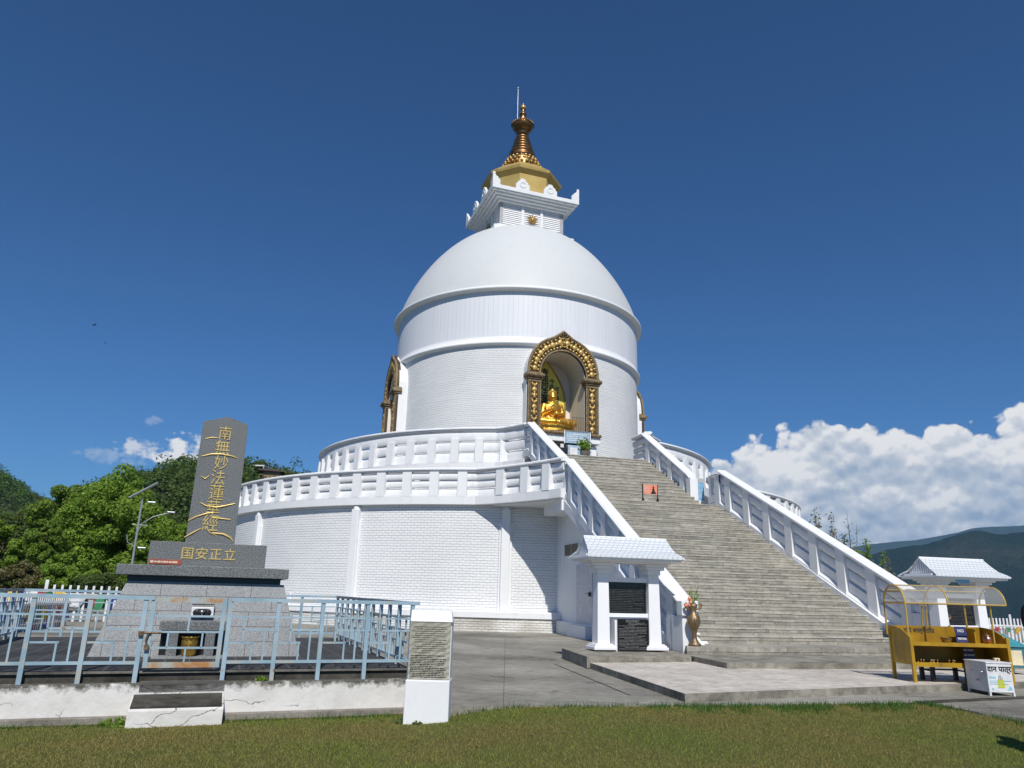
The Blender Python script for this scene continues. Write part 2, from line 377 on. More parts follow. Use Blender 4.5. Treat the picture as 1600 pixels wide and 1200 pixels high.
simple('granite_shadow', (.025, .03, .045), .25, var=.2)  # near-black tone that paints the shadow under the memorial cap

# concrete, paving
def mk_concrete(name, a, d, scale=1.2, stain=(.05, .05, .045), st=.5, crack=False, tread=False, joints=None, line=(.1, .1, .09)):
    b = NB(name); v = b.map(); n = b.noise(v, scale, 7, .62); c = b.ramp(n, [(.3, d), (.68, a)])
    c = b.mix(b.math('MULTIPLY', b.ramp(b.noise(v, scale * .45, 6, .6, .6), [(.48, 0), (.66, 1)]), st), c, stain)
    g = b.ramp(b.noise(v, 60, 3, .8), [(.3, .72), (.7, 1.12)]); c = b.mix(1, c, g, 'MULTIPLY')
    g = b.ramp(b.noise(b.map((.6, 1, 1)), 9, 5, .75), [(.34, .70), (.5, .98), (.66, 1.2)]); c = b.mix(1, c, g, 'MULTIPLY')
    if joints:
        t = b.N.new('ShaderNodeTexBrick'); b.L.new(v, t.inputs['Vector']); t.offset = 0 if joints[2] else .5
        t.inputs['Scale'].default_value = 1; t.inputs['Brick Width'].default_value = joints[0]; t.inputs['Row Height'].default_value = joints[1]; t.inputs['Mortar Size'].default_value = .006; t.inputs['Mortar Smooth'].default_value = 0
        c = b.mix(b.math('MULTIPLY', t.outputs['Fac'], .8), c, line)
    if crack:
        wv = b.N.new('ShaderNodeVectorMath'); wv.operation = 'MULTIPLY_ADD'; b.L.new(b.noise(v, 1.6, 6, col=True), wv.inputs[0]); wv.inputs[1].default_value = (1.6, 1.6, 0); b.L.new(v, wv.inputs[2]); vn = b.N.new('ShaderNodeTexVoronoi'); vn.feature = 'DISTANCE_TO_EDGE'; b.L.new(wv.outputs[0], vn.inputs['Vector']); vn.inputs['Scale'].default_value = .28
        c = b.mix(b.math('MULTIPLY', b.ramp(vn.outputs['Distance'], [(0, 1), (.004, .7), (.009, 0)]), b.ramp(b.noise(v, .8, 4), [(.45, 0), (.55, .8)])), c, (.07, .065, .055))
        c = b.mix(b.ramp(b.noise(v, 2.7, 8, .75, .5), [(.60, 0), (.68, .35)]), c, (.55, .53, .47))
    if tread:
        tj = b.N.new('ShaderNodeTexBrick'); b.L.new(b.map(rot=(pi / 2, 0, 0)), tj.inputs['Vector']); tj.inputs['Scale'].default_value = 1; tj.inputs['Brick Width'].default_value = .83; tj.inputs['Row Height'].default_value = .1704; tj.inputs['Mortar Size'].default_value = .004; tj.inputs['Mortar Smooth'].default_value = 0; tj.inputs['Color1'].default_value = (.78, .78, .78, 1); tj.inputs['Color2'].default_value = (1.15, 1.12, 1.08, 1); c = b.mix(1, c, tj.outputs['Color'], 'MULTIPLY')   # moss and damp on the risers, in long uneven runs
        lv = b.map((.45, 2.2, 2.2)); c = b.mix(b.ramp(b.noise(lv, 2.2, 6, .65), [(.48, 0), (.72, .40)]), c, (.15, .14, .115))
        lv = b.map((.35, 4, 4), loc=(4, 2, 7)); c = b.mix(b.ramp(b.noise(lv, 1.7, 5), [(.55, 0), (.7, .4)]), c, (.42, .40, .36))
    b.set(Base_Color=c, Roughness=.85, Specular_IOR_Level=.25); b.bump(b.noise(v, 25, 6), .35, .01); return b.m
mk_concrete('plaza_concrete', (.43, .41, .355), (.17, .16, .135), .33, (.10, .094, .075), .75, crack=True, joints=(3.4, 2.6, 1), line=(.09, .085, .07))
mk_concrete('platform_terrazzo', (.70, .645, .57), (.54, .49, .43), 1.6, (.30, .275, .23), .35)
mk_concrete('platform_edge', (.38, .355, .30), (.21, .195, .155), 2.5, (.07, .07, .055), .7)
mk_concrete('step_concrete', (.45, .43, .38), (.33, .315, .275), 1.4, (.24, .225, .19), .4, tread=True)
mk_concrete('nosing_concrete', (.56, .535, .47), (.42, .40, .345), 2.4, (.2, .18, .14), .5)
mk_concrete('deck_tiles', (.075, .077, .08), (.045, .047, .05), 1.3, (.022, .022, .024), .5, joints=(.3, .3, 1), line=(.16, .16, .15))
mk_concrete('tile_edge', (.22, .21, .19), (.11, .105, .095), 4, (.04, .04, .035), .6, joints=(.25, 9, 1))
mk_concrete('stone_dark', (.11, .10, .085), (.045, .043, .036), 5, (.02, .02, .015), .7)
mk_concrete('skirting', (.34, .31, .27), (.22, .2, .17), 2, (.12, .11, .09), .4)

# peeling whitewash with cracks and black mould near the top
b = NB('peeling_whitewash'); v = b.map(); sp = b.N.new('ShaderNodeSeparateXYZ'); b.L.new(b.map(), sp.inputs[0])
crk = b.voro(b.map((.8, .8, 1.5)), 1.1, 'DISTANCE_TO_EDGE')
wv = b.N.new('ShaderNodeVectorMath'); wv.operation = 'MULTIPLY_ADD'; b.L.new(b.noise(v, 5, 5, col=True), wv.inputs[0]); wv.inputs[1].default_value = (.3, .3, .3); b.L.new(b.map((.75, .75, 1.6)), wv.inputs[2])
vn = b.N.new('ShaderNodeTexVoronoi'); vn.feature = 'DISTANCE_TO_EDGE'; b.L.new(wv.outputs[0], vn.inputs['Vector']); vn.inputs['Scale'].default_value = 1.2
cr = b.ramp(vn.outputs['Distance'], [(0, 1), (.004, .6), (.008, 0)]); cr = b.math('MULTIPLY', cr, b.ramp(b.noise(v, 1.3, 3), [(.50, 0), (.56, 1)]))
hgt = b.math('SUBTRACT', sp.outputs[2], .42); topm = b.math('MULTIPLY_ADD', hgt, 14, b.math('MULTIPLY_ADD', b.noise(v, 5, 8, .75), 5.5, -2.75), clamp=True)
c = b.mix(b.ramp(b.noise(v, 3, 6), [(.4, 0), (.75, .5)]), (.74, .72, .69), (.50, .47, .42)); c = b.mix(topm, c, (.1, .095, .08)); c = b.mix(cr, c, (.12, .11, .09))
b.set(Base_Color=c, Roughness=.85); b.bump(b.math('SUBTRACT', b.noise(v, 9, 6), cr), .5, .02)

# marble slab of the inscription pillar
b = NB('veined_marble'); v = b.map(rot=(0, .45, 0)); w = b.N.new('ShaderNodeTexWave'); w.wave_type = 'BANDS'; w.bands_direction = 'Z'; b.L.new(v, w.inputs['Vector']); w.inputs['Scale'].default_value = 4.5; w.inputs['Distortion'].default_value = 5; w.inputs['Detail'].default_value = 5; w.inputs['Detail Scale'].default_value = 1.6
c = b.mix(b.ramp(w.outputs['Fac'], [(.15, 0), (.75, 1)]), (.33, .31, .25), (.47, .45, .38)); c = b.mix(b.ramp(b.noise(v, 2.5, 5), [(.4, 0), (.7, .5)]), c, (.28, .26, .20))
b.set(Base_Color=c, Roughness=.35)

# metals and paint
b = NB('gold'); v = b.map(); b.set(Base_Color=b.ramp(b.noise(v, 3, 5), [(.3, (.72, .36, .05)), (.6, (.90, .52, .09))]), Metallic=.85, Roughness=b.ramp(b.noise(v, 6, 4), [(.3, .28), (.7, .45)])); b.bump(b.noise(v, 12, 3), .08, .02)
simple('aged_gold', (.62, .40, .13), .42, .55, .25, 2.5, .3, .02, col2=(.35, .19, .05))
simple('gold_panel', (.56, .41, .14), .5, .35, .1, 1.2, .1, .01, col2=(.46, .31, .085))
simple('bronze_gold', (.34, .19, .075), .36, .85, .2, 3, .1, .01, col2=(.15, .07, .03))
simple('gold_relief', (.70, .48, .17), .45, .45, .2, 5, .2, .01, col2=(.45, .27, .07))
simple('dark_bronze', (.085, .055, .03), .6, .2, .3, 5, .3, .01)
simple('stone_gold', (.30, .22, .12), .65, .1, .3, 6, .4, .015, col2=(.12, .085, .05))
simple('halo_green', (.95, .78, .15), .45, .0, .15, 1.5, 0, col2=(.75, .66, .12))
simple('gilt_letter', (.80, .58, .20), .35, .35, .05, 9, 0)
simple('ink', (.012, .012, .012), .5, bump=0)
simple('black', (.012, .012, .014), .45, bump=.1)
simple('black_slab', (.014, .014, .016), .12, bump=.02)
simple('grey_letter', (.30, .30, .30), .5, bump=0, var=.3, scale=20)
simple('dim_letter', (.085, .082, .078), .5, bump=0, var=.3, scale=20)
simple('dark_letter', (.07, .065, .05), .6, bump=0)
simple('steel', (.55, .56, .58), .3, .9, bump=.05)
simple('galvanised', (.42, .45, .46), .45, .6, .1, 3, .1)
simple('brass', (.50, .33, .12), .35, .8, .15, 8, .2, col2=(.26, .16, .06))
simple('vase_bronze', (.30, .21, .12), .38, .6, .2, 7, .5, .02, col2=(.15, .10, .055))
simple('copper', (.55, .25, .15), .3, .8, .1, 8, .1)
simple('pot_gold', (.60, .38, .07), .3, .75, .2, 5, .6, .03, col2=(.32, .19, .04))
simple('terracotta', (.30, .14, .07), .8)
simple('teal_paint', (.04, .26, .32), .5, var=.15); simple('teal_frame', (.05, .19, .23), .5)
simple('blue_sign', (.035, .05, .17), .5, bump=0); simple('white_paint', (.82, .82, .83), .45, bump=.05)
simple('sky_sign', (.18, .50, .80), .4, bump=0); simple('red_sign', (.42, .09, .05), .5, bump=0); simple('banner_blue', (.22, .36, .52), .5, bump=0, scale=9, col2=(.5, .6, .68))
simple('orange_sign', (.85, .32, .14), .5, bump=0, scale=5, col2=(.72, .16, .2)); simple('cream_text', (.85, .7, .55), .5, bump=0)
simple('wax', (.85, .74, .5), .4, bump=0); simple('lime', (.62, .68, .06), .5, bump=0); simple('light_blue', (.3, .62, .75), .5, bump=0)
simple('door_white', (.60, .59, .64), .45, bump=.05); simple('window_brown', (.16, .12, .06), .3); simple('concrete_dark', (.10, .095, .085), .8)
simple('cloth_black', (.02, .02, .024), .8, scale=9); simple('cloth_grey', (.22, .23, .26), .8, scale=9); simple('skin', (.36, .2, .13), .5, bump=0); simple('hair', (.012, .011, .012), .5, scale=30, bump=.4)
simple('shoe', (.05, .04, .035), .6)
simple('bark', (.11, .085, .06), .9, var=.3, scale=8, bump=.8, bd=.03); simple('roof_brown', (.075, .05, .04), .8); simple('wall_tan', (.35, .25, .17), .8); simple('bird_black', (.015, .015, .02), .7)
for nm, cc in dict(red=(.42, .03, .05), blue=(.03, .06, .34), white=(.72, .72, .74), yellow=(.72, .45, .03), green=(.03, .22, .09)).items(): simple('flag_' + nm, cc, .8, bump=.1)

# pale blue enamel with chipped, rusty and faded patches
b = NB('blue_enamel'); v = b.map(); c = b.ramp(b.noise(v, 2.2, 5), [(.35, (.25, .37, .45)), (.62, (.37, .49, .57))])
c = b.mix(b.ramp(b.noise(v, 3.3, 6, .7), [(.54, 0), (.62, .8)]), c, (.44, .43, .37)); c = b.mix(b.ramp(b.noise(b.map(loc=(9, 3, 1)), 4.5, 7, .75), [(.62, 0), (.66, .9)]), c, (.27, .14, .06))
b.set(Base_Color=c, Roughness=.5); b.bump(b.noise(v, 30, 4), .25, .004)
b = NB('blue_grey_enamel'); v = b.map(); c = b.ramp(b.noise(v, 2.2, 5), [(.35, (.16, .20, .24)), (.62, (.25, .31, .36))]); b.set(Base_Color=c, Roughness=.5)
b = NB('rusty_enamel'); v = b.map(); c = b.ramp(b.noise(v, 2.4, 6, .7), [(.40, (.42, .20, .07)), (.5, (.42, .40, .33)), (.62, (.33, .48, .56))]); b.set(Base_Color=c, Roughness=.6); b.bump(b.noise(v, 30, 4), .3, .004)
# worn yellow paint
b = NB('yellow_paint'); v = b.map(); c = b.ramp(b.noise(v, 2.5, 6), [(.3, (.32, .175, .008)), (.62, (.48, .28, .012))])
c = b.mix(b.ramp(b.noise(b.map((1, 1, .4)), 3.5, 5, .6, .4), [(.55, 0), (.75, .8)]), c, (.14, .09, .02)); b.set(Base_Color=c, Roughness=.45); b.bump(b.noise(v, 9, 4), .15, .01)
simple('yellow_pipe', (.52, .34, .07), .45, var=.15, scale=6)
# clear plastic sheet
b = NB('clear_plastic'); b.set(Base_Color=(.8, .78, .72, 1), Roughness=.2, Alpha=.20); b.m.surface_render_method = 'DITHERED'
simple('glass_dark', (.03, .035, .04), .08, bump=0)

# grass sheet, blades, leaves
b = NB('lawn'); v = b.map(); n = b.noise(v, .5, 6, .6); c = b.ramp(n, [(.34, (.16, .13, .055)), (.5, (.13, .14, .04)), (.68, (.09, .14, .03))])
c = b.mix(b.ramp(b.noise(v, 14, 6, .75), [(.35, 0), (.65, .7)]), c, (.13, .115, .05)); c = b.mix(b.ramp(b.noise(v, 45, 4, .7), [(.5, 0), (.7, .5)]), c, (.03, .035, .012))
b.set(Base_Color=c, Roughness=.9, Specular_IOR_Level=.1); b.bump(b.noise(v, 40, 5, .7), 1, .03)
def leafmat(name, cols, trans=.25, tint=None, pos=None):
    b = NB(name); g = b.N.new('ShaderNodeNewGeometry'); r = g.outputs['Random Per Island']
    k = len(cols); c = b.ramp(r, [(i / (k - 1), cols[i]) for i in range(k)])
    if pos: c = b.mix(b.ramp(b.noise(b.map(), pos[0], 5, .6), [(.38, 0), (.62, 1)]), c, b.ramp(r, [(0, pos[1]), (1, pos[2])]))
    b.set(Base_Color=c, Roughness=.55, Specular_IOR_Level=.25)
    tr = b.N.new('ShaderNodeBsdfTranslucent'); b.L.new(b.mix(.5, c, (.25, .4, .03)), tr.inputs[0]); ms = b.N.new('ShaderNodeMixShader'); ms.inputs[0].default_value = trans
    b.L.new(b.bs.outputs[0], ms.inputs[1]); b.L.new(tr.outputs[0], ms.inputs[2]); b.L.new(ms.outputs[0], b.N['Material Output'].inputs[0]); return b.m
leafmat('blades', [(.11, .18, .024), (.19, .26, .034), (.32, .32, .09), (.14, .23, .026)], .28, pos=(.45, (.38, .29, .11), (.26, .21, .06)))
leafmat('blades_green', [(.025, .075, .014), (.065, .15, .025), (.045, .12, .018)], .2)
leafmat('leaf_bright', [(.11, .20, .03), (.22, .36, .05), (.34, .46, .075), (.14, .26, .03)], .45)
leafmat('leaf_mid', [(.09, .17, .03), (.17, .27, .04), (.25, .34, .05), (.11, .20, .03)], .42)
leafmat('leaf_dark', [(.045, .085, .028), (.085, .14, .04), (.12, .165, .045), (.14, .115, .05)], .35)
leafmat('leaf_dry', [(.12, .10, .04), (.08, .10, .03), (.2, .15, .07), (.26, .22, .13)], .3)
leafmat('leaf_wood', [(.045, .08, .027), (.08, .13, .036), (.12, .115, .045), (.065, .13, .03)], .3, pos=(.035, (.05, .12, .025), (.13, .22, .04)))
leafmat('fallen', [(.22, .12, .05), (.30, .20, .10), (.12, .07, .03), (.4, .34, .2)], 0)
b = NB('hill_soil'); v = b.map(); b.set(Base_Color=b.ramp(b.noise(v, .06, 7), [(.35, (.02, .03, .012)), (.65, (.05, .055, .022))]), Roughness=1)
def mk_mountain(name, cols, s):
    b = NB(name); v = b.map(); c = b.ramp(b.noise(v, s, 9, .62), [(.32, cols[0]), (.5, cols[1]), (.66, cols[2])])
    c = b.mix(b.ramp(b.noise(v, s * 22, 5, .7), [(.45, 0), (.6, .6)]), c, (.018, .026, .014)); b.set(Base_Color=c, Roughness=1, Specular_IOR_Level=0); b.bump(b.noise(v, s * 14, 8, .72), 1, 40); return b.m
mk_mountain('mountain_forest', [(.014, .028, .014), (.03, .048, .02), (.075, .078, .045)], .0030)
mk_mountain('far_forest', [(.03, .045, .025), (.05, .06, .03), (.07, .07, .04)], .0006)
b = NB('black_lamp'); b.set(Base_Color=(.02, .02, .02, 1))
# ------------------------------------------------------------------ pagoda   (local frame: x along the stair's width, -y outwards down the stair)
PHI = .2447; PC = Vector((.273, 44.8, 0))
PG = empty('pagoda', PC, PHI, 'great white domed stupa with brick terraces, gilded niches and a gold spire', 'pagoda')
FL1, FL2 = 4.9, 7.555          # terrace floors
G0 = .24                        # plaza level
def pol(r, adeg, z=None):
    a = rad(adeg); p = (r * sin(a), -r * cos(a)); return p if z is None else p + (z,)
# lower wall, its plinth, terrace slabs
w = MB(); gap = 8.05
w.lathe([(15.95, .95), (15.95, FL1)], 160, a0=gap, a1=360 - gap); w.build('lower_wall', MT['white_painted_brick'], PG)
w = MB(); w.lathe([(16.42, G0 - .3), (16.38, .72)], 160, a0=gap - 1.4, a1=360 - gap + 1.4); w.build('wall_footing', MT['weathered_brick'], PG)
w = MB(); w.lathe([(16.40, .72), (16.44, .73), (16.44, .93), (16.38, .96), (15.95, .962)], 160, a0=gap - 1.4, a1=360 - gap + 1.4, smooth=False); w.build('footing_ledge', MT['white_plaster'], PG)
w = MB(); w.lathe([(15.9, FL1 - .02), (15.9, FL1), (11.2, FL1)], 160, smooth=False); w.build('lower_terrace', MT['plaza_concrete'], PG)
w = MB(); w.lathe([(11.3, FL1), (11.3, 7.0)], 120); w.build('upper_wall', MT['white_painted_brick'], PG)
w = MB(); w.lathe([(11.35, FL2 - .02), (11.3, FL2), (6.3, FL2)], 120, smooth=False); w.build('upper_terrace', MT['plaza_concrete'], PG)
for az_ in (-45.7, -23.6, -1.3, -68, -90, 45, 68, 90):
    a = az_ - 14.0
    if abs(az_) > 1.5 or True:
        p = pol(15.98, a); m_ = MB(); hw = .15
        m_.box((0, 0, (.96 + 4.72) / 2), (.34, .34, 4.72 - .96)); m_.ell((0, 0, 4.72), (.17, .17, .2), 14, 8); m_.box((0, .06, 2.6), (.52, .2, 3.3))
        o = m_.build('pilaster', MT['white_plaster'], PG, bevel=.03); o.location = (p[0], p[1], 0); o.rotation_euler.z = rad(a)
for az_ in (-23.7, -60, 41):
    a = az_ - 14; p = pol(11.34, a); m_ = MB(); m_.box((0, 0, 5.95), (.26, .26, 2.0)); m_.ell((0, 0, 6.95), (.13, .13, .15), 12, 8)
    o = m_.build('pilaster', MT['white_plaster'], PG, bevel=.02); o.location = (p[0], p[1], 0); o.rotation_euler.z = rad(a)

# balustrades
def post_mb(h, w_=.37, t0=.17, t1=.185):
    """upright wedge: thin at the top, thick at the foot"""
    m_ = MB(); m_.add([(-w_ / 2, -t1, 0), (w_ / 2, -t1, 0), (w_ / 2, t1 * .7, 0), (-w_ / 2, t1 * .7, 0), (-w_ / 2, -t0, h), (w_ / 2, -t0, h), (w_ / 2, t0, h), (-w_ / 2, t0, h)],
                      [(0, 3, 2, 1), (4, 5, 6, 7), (0, 1, 5, 4), (1, 2, 6, 5), (2, 3, 7, 6), (3, 0, 4, 7)]); return m_
CAP = [(-.2, 0), (-.2, -.045), (-.15, -.055), (-.15, -.105), (.15, -.105), (.15, -.055), (.2, -.045), (.2, 0), (.14, .045), (-.14, .045)]
def louver_prof(z, h, off=0):
    P = [(.055 * math.cos(t) - .055 + off, z + h / 2 + h / 2 * math.sin(t)) for t in [(-pi / 2 + pi * i / 8) for i in range(9)]]
    return P + [(min(0, off - .1), z + h), (min(0, off - .1), z)]
def balustrade(path, zb, zt, beam_h, name='balustrade', posts=None, closed=False, smooth=False):
    """path xy list (z = offset) ; zb bottom of beam, zt top of the cap"""
    e = bpy.data.objects.new(name, None); COL.objects.link(e); e.parent = PG
    m_ = MB(); m_.sweep(path, [(-.18, zb), (.18, zb), (.18, zb + beam_h), (-.18, zb + beam_h)], closed, smooth); m_.build('base_beam', MT['white_plaster'], e, bevel=.015)
    m_ = MB(); m_.sweep(path, [(a, zt - .045 + z) for a, z in CAP], closed, smooth); m_.build('handrail', MT['white_plaster'], e)
    z0 = zb + beam_h + .02; hh = (zt - .16 - z0) / 3
    m_ = MB()
    for i in range(3): m_.sweep(path, louver_prof(z0 + i * hh, hh - .035, -.06 + .07 * i), closed, smooth)
    m_.build('louvres', MT['white_plaster'], e)
    return e
def place_posts(e, pts, zfoot, h):
    first = post_mb(h).build('post', MT['white_plaster'], e)
    for i, (x, y, ang, dz) in enumerate(pts):
        o = first if i == 0 else first.copy()
        if i: COL.objects.link(o); o.parent = e
        o.location = (x, y, zfoot + dz); o.rotation_euler.z = ang
def arc(r, a0, a1, n): return [pol(r, a0 + (a1 - a0) * i / n) for i in range(n + 1)]
# lower terrace: circle with a tongue reaching out to the stair landing on each side
LP = [(-2.95, -18.72), (-3.2, -18.1), (-3.62, -17.35), (-4.15, -16.5), (-4.7, -15.75)]
RP = [(5.3, -15.1, 0), (4.3, -16.0, -.02), (3.7, -17.1, -.06), (3.35, -18.1, -.11), (3.2, -18.85, -.16)]
Rr = 15.98
ring = LP + arc(Rr, -19.5, -340, 150) + RP
e1 = balustrade([tuple(p_) if len(p_) == 3 else (p_[0], p_[1], 0) for p_ in ring], FL1 - .02, 6.33, .34)
pts = []
for k in range(-26, 27):
    a = -14.0 - 3.5 + 4.06 * k        # world azimuth -3.5 carries a post
    if -118 < a < -19.5 or 21 < a < 92: x, y = pol(Rr, a); pts.append((x, y, rad(a), 0))
pts += [(-4.55, -15.98, rad(-55), 0), (-3.85, -16.98, rad(-58), 0), (-3.3, -17.95, rad(-62), 0), (4.5, -15.85, rad(45), 0), (3.5, -17.6, rad(70), 0)]
place_posts(e1, pts, FL1 + .3, .96)
m_ = MB(); tongue = [(-3.08, -18.72), (-3.25, -18.1), (-3.68, -17.3), (-4.2, -16.45), (-4.8, -15.65), (-2.5, -15.0), (-2.5, -18.72)]
m_.prism(tongue[::-1], FL1 - .06, FL1 - .002); m_.build('landing_slab', MT['white_plaster'], PG)
m_ = MB(); m_.b2((-3.05, -18.7, 4.45), (-2.24, -16.6, FL1 - .061)); m_.build('landing_bracket', MT['white_plaster'], PG)
m_ = MB(); m_.prism([(3.35, -18.95), (3.5, -18.1), (3.8, -17.1), (4.4, -16.0), (5.4, -15.1), (2.8, -15.0), (2.8, -18.95)], FL1 - .06, FL1 - .002); m_.build('landing_slab', MT['white_plaster'], PG)
# upper terrace
RU = 11.43
ring2 = [(-2.6, -12.3), (-2.85, -11.8), (-3.3, -11.15)] + arc(RU, -18.5, -340, 120) + [(4.2, -11.1), (3.45, -11.9), (3.1, -12.6)]
e2 = balustrade(ring2, FL2 - .7, 8.98, .5, 'upper_balustrade')
pts = []
for k in range(-22, 23):
    a = -20.0 - 14 + 5.75 * k - 0
    if -112 < a < -16 or 24 < a < 100: x, y = pol(RU, a); pts.append((x, y, rad(a), 0))
place_posts(e2, pts, FL2 - .22, 1.10)

# ---- stair: lower flight of 25 risers, upper flight of 15
def flight(name, r0, z0, r1, z1, n, xl0, xr0, xl1, xr1, parent):
    """top nosing (r0,z0) to foot (r1,z1)"""
    m_ = MB(); tr = (r1 - r0) / n; ri = (z0 - z1) / n; nb = MB()
    for i in range(n):
        ra, rb = r0 + tr * i, r0 + tr * (i + 1); zt = z0 - ri * i; t = i / n
        xl, xr = xl0 + (xl1 - xl0) * t, xr0 + (xr1 - xr0) * t
        m_.b2((xl, -ra, zt - ri - .02), (xr, -ra + .45, zt - .028)); rnd = random.Random(i * 7 + n)
        x = xl
        while x < xr - .01:                      # nosing slabs of uneven length and slightly uneven height
            x2 = min(xr, x + rnd.uniform(.7, 1.6)); x2 = xr if xr - x2 < .3 else x2; dz = rnd.uniform(-.006, .006); dy = rnd.uniform(0, .012)
            nb.b2((x + .003, -ra - .010 - dy * .5, zt - .03 + dz), (x2 - .003, -ra + .4, zt + dz)); x = x2
    o = m_.build(name, MT['step_concrete'], parent); nb.build('nosings', MT['nosing_concrete'], o); return o
R_L0, R_L1, ZF = 19.0, 27.45, .62
flight('lower_flight', R_L0, FL1, R_L1, ZF, 25, -2.62, 2.92, -2.78, 3.12, PG)
flight('upper_flight', 13.0, FL2, 18.15, FL1, 15, -2.45, 2.92, -2.45, 2.92, PG)
m_ = MB(); m_.b2((-2.65, -R_L0 + .3, FL1 - .1), (3.0, -15, FL1 - .003)); m_.build('landing', MT['step_concrete'], PG)
m_ = MB(); m_.b2((-2.6, -13.0 + .35, FL2 - .1), (3.0, -8, FL2 + .004)); m_.build('upper_landing', MT['step_concrete'], PG)
# solid body under the flights: recessed side walls
m_ = MB(); S_ = -2.25
def side(x0, x1, r0, z0, r1, z1, zb):
    m_.extr([(-r0, zb), (-r1, zb), (-r1, max(zb + .01, z1)), (-r0, z0)], x0, x1, axis='x')
side(-2.25, 2.5, 14.5, FL1 - .15, 19.0, FL1 - .15, G0 - .1); side(-2.25, 2.5, 19.0, FL1 - .45, 26.6, .60, G0 - .1)
side(-2.1, 2.6, 10.8, FL2 - .2, 12.9, FL2 - .2, FL1); side(-2.1, 2.6, 12.9, FL2 - .45, 17.3, FL1 + .02, FL1)
m_.build('stair_core', MT['white_plaster'], PG)
m_ = MB(); m_.b2((-2.42, -21.3, G0 - .1), (-2.24, -15.6, .70)); m_.b2((-2.62, -19.9, G0 - .1), (-2.41, -18.0, .66)); m_.build('stair_footing', MT['white_plaster'], PG, bevel=.02)
# sloping soffit that carries the left stringer
def z_l(r): return 6.28 - .520 * (r - 18.75)
def z_r(r): return 6.30 - .512 * (r - 18.95)
def parapet(name, xo, sgn, r0, zc0, r1, zc1, kick, nposts, depth, xo1=None, face_in=True, rlead=None):
    """sloping balustrade along the stair; xo centre of the rail; crest falls from zc0 at r0 to zc1 at r1; depth = crest to base of stringer"""
    e = bpy.data.objects.new(name, None); COL.objects.link(e); e.parent = PG; xo1 = xo if xo1 is None else xo1
    X = lambda r: xo + (xo1 - xo) * (r - r0) / (r1 - r0); Z = lambda r: zc0 + (zc1 - zc0) * (r - r0) / (r1 - r0)
    path = [(X(r0), -r0, zc0), (X(r1), -r1, zc1)]
    if rlead: path = [(X(r0), -rlead[0], rlead[1])] + path
    q = MB(); q.sweep(path, [(a, z - .045) for a, z in CAP]); q.build('handrail', MT['white_plaster'], e)
    q = MB(); q.sweep(path, [(-.17, -depth), (.17, -depth), (.17, -depth + .30), (.10, -depth + .36), (-.10, -depth + .36), (-.17, -depth + .30)]); q.build('stringer', MT['white_plaster'], e, bevel=.01)
    z0 = -depth + .36; hh = (-.16 - z0) / 3
    q = MB()
    for i in range(3): q.sweep(path, louver_prof(z0 + i * hh, hh - .065, .02 + .045 * i)); q.sweep(path, [(-a, z) for a, z in louver_prof(z0 + i * hh, hh - .065, .02 + .045 * i)])
    q.build('louvres', MT['white_plaster'], e)
    for i in range(nposts):
        r = r0 + (r1 - r0) * (i + .5) / nposts; dz = Z(r) - depth; hw = .17; sl = (zc1 - zc0) / (r1 - r0)
        q = MB(); h = depth - .1; t0, t1 = .165, .18
        vs = []
        for (zz, t) in ((.25, t1), (h, t0)):
            for (dr, tt) in ((-hw, -t), (-hw, t), (hw, t), (hw, -t)): vs.append((X(r) + tt, -(r + dr), dz + zz + sl * dr))
        q.add(vs, [(0, 3, 2, 1), (4, 5, 6, 7), (0, 1, 5, 4), (1, 2, 6, 5), (2, 3, 7, 6), (3, 0, 4, 7)]); q.build('post', MT['white_plaster'], e)
    return e
pL = parapet('left_parapet', -2.78, -1, 18.75, 6.28, 27.75, 1.55, 0, 8, 1.52, -3.06)
pR = parapet('right_parapet', 3.10, 1, 18.95, 6.22, 27.9, 1.72, 0, 8, 1.52, 3.28)
pUL = parapet('upper_left_parapet', -2.55, -1, 12.85, 8.9, 18.3, 6.15, 0, 5, 1.5, rlead=(12.1, 8.95))
pUR = parapet('upper_right_parapet', 3.05, 1, 12.4, 8.93, 16.7, 6.4, 0, 4, 1.5, rlead=(11.2, 8.95))
for e, x, zt, r in ((pL, -3.06, 1.55, 27.75), (pR, 3.28, 1.72, 27.9)):
    q = MB(); q.b2((x - .2, -r - .16, zt - .32), (x + .2, -r + .1, zt + .0)); q.b2((x - .17, -r - .1, G0), (x + .17, -r + .45, zt - .321)); q.build('end_pier', MT['white_plaster'], e, bevel=.015)
for e, x, z, r in ((pL, -2.78, 6.2, 18.62), (pR, 3.1, 6.13, 18.85), (pUR, 3.05, 6.33, 16.75)):
    q = MB(); q.b2((x - .17, -r - .14, FL1 - .02), (x + .17, -r + .2, z - .12)); q.build('start_pier', MT['white_plaster'], e, bevel=.015)
q = MB(); q.extr([(-16.9, 4.44), (-18.75, 4.44), (-27.6, -.02 + .25), (-27.6, .42), (-18.75, 4.80)], -2.98, -2.26, axis='x'); q.build('soffit', MT['white_plaster'], pL)
q = MB(); q.extr([(-18.9, G0), (-27.7, G0), (-27.7, .6), (-18.9, 4.9)], 3.0, 3.2, axis='x'); q.build('side_wall', MT['white_plaster'], pR)
q = MB(); q.extr([(-24.4, G0), (-27.7, G0), (-27.7, .6), (-24.4, 2.05)], -2.95, -2.6, axis='x'); q.build('side_wall', MT['white_plaster'], pL)
# striped notice at the head of the right parapet, blue notice on its left
q = MB(); q.b2((2.93, -19.02, 5.72), (3.27, -19.0, 6.02)); o = q.build('direction_notice', MT['blue_sign'], pR); q = MB()
for i in range(3): q.b2((2.96, -19.026, 5.76 + i * .09), (3.24, -19.021, 5.785 + i * .09))
q.build('lettering', MT['white_paint'], o)

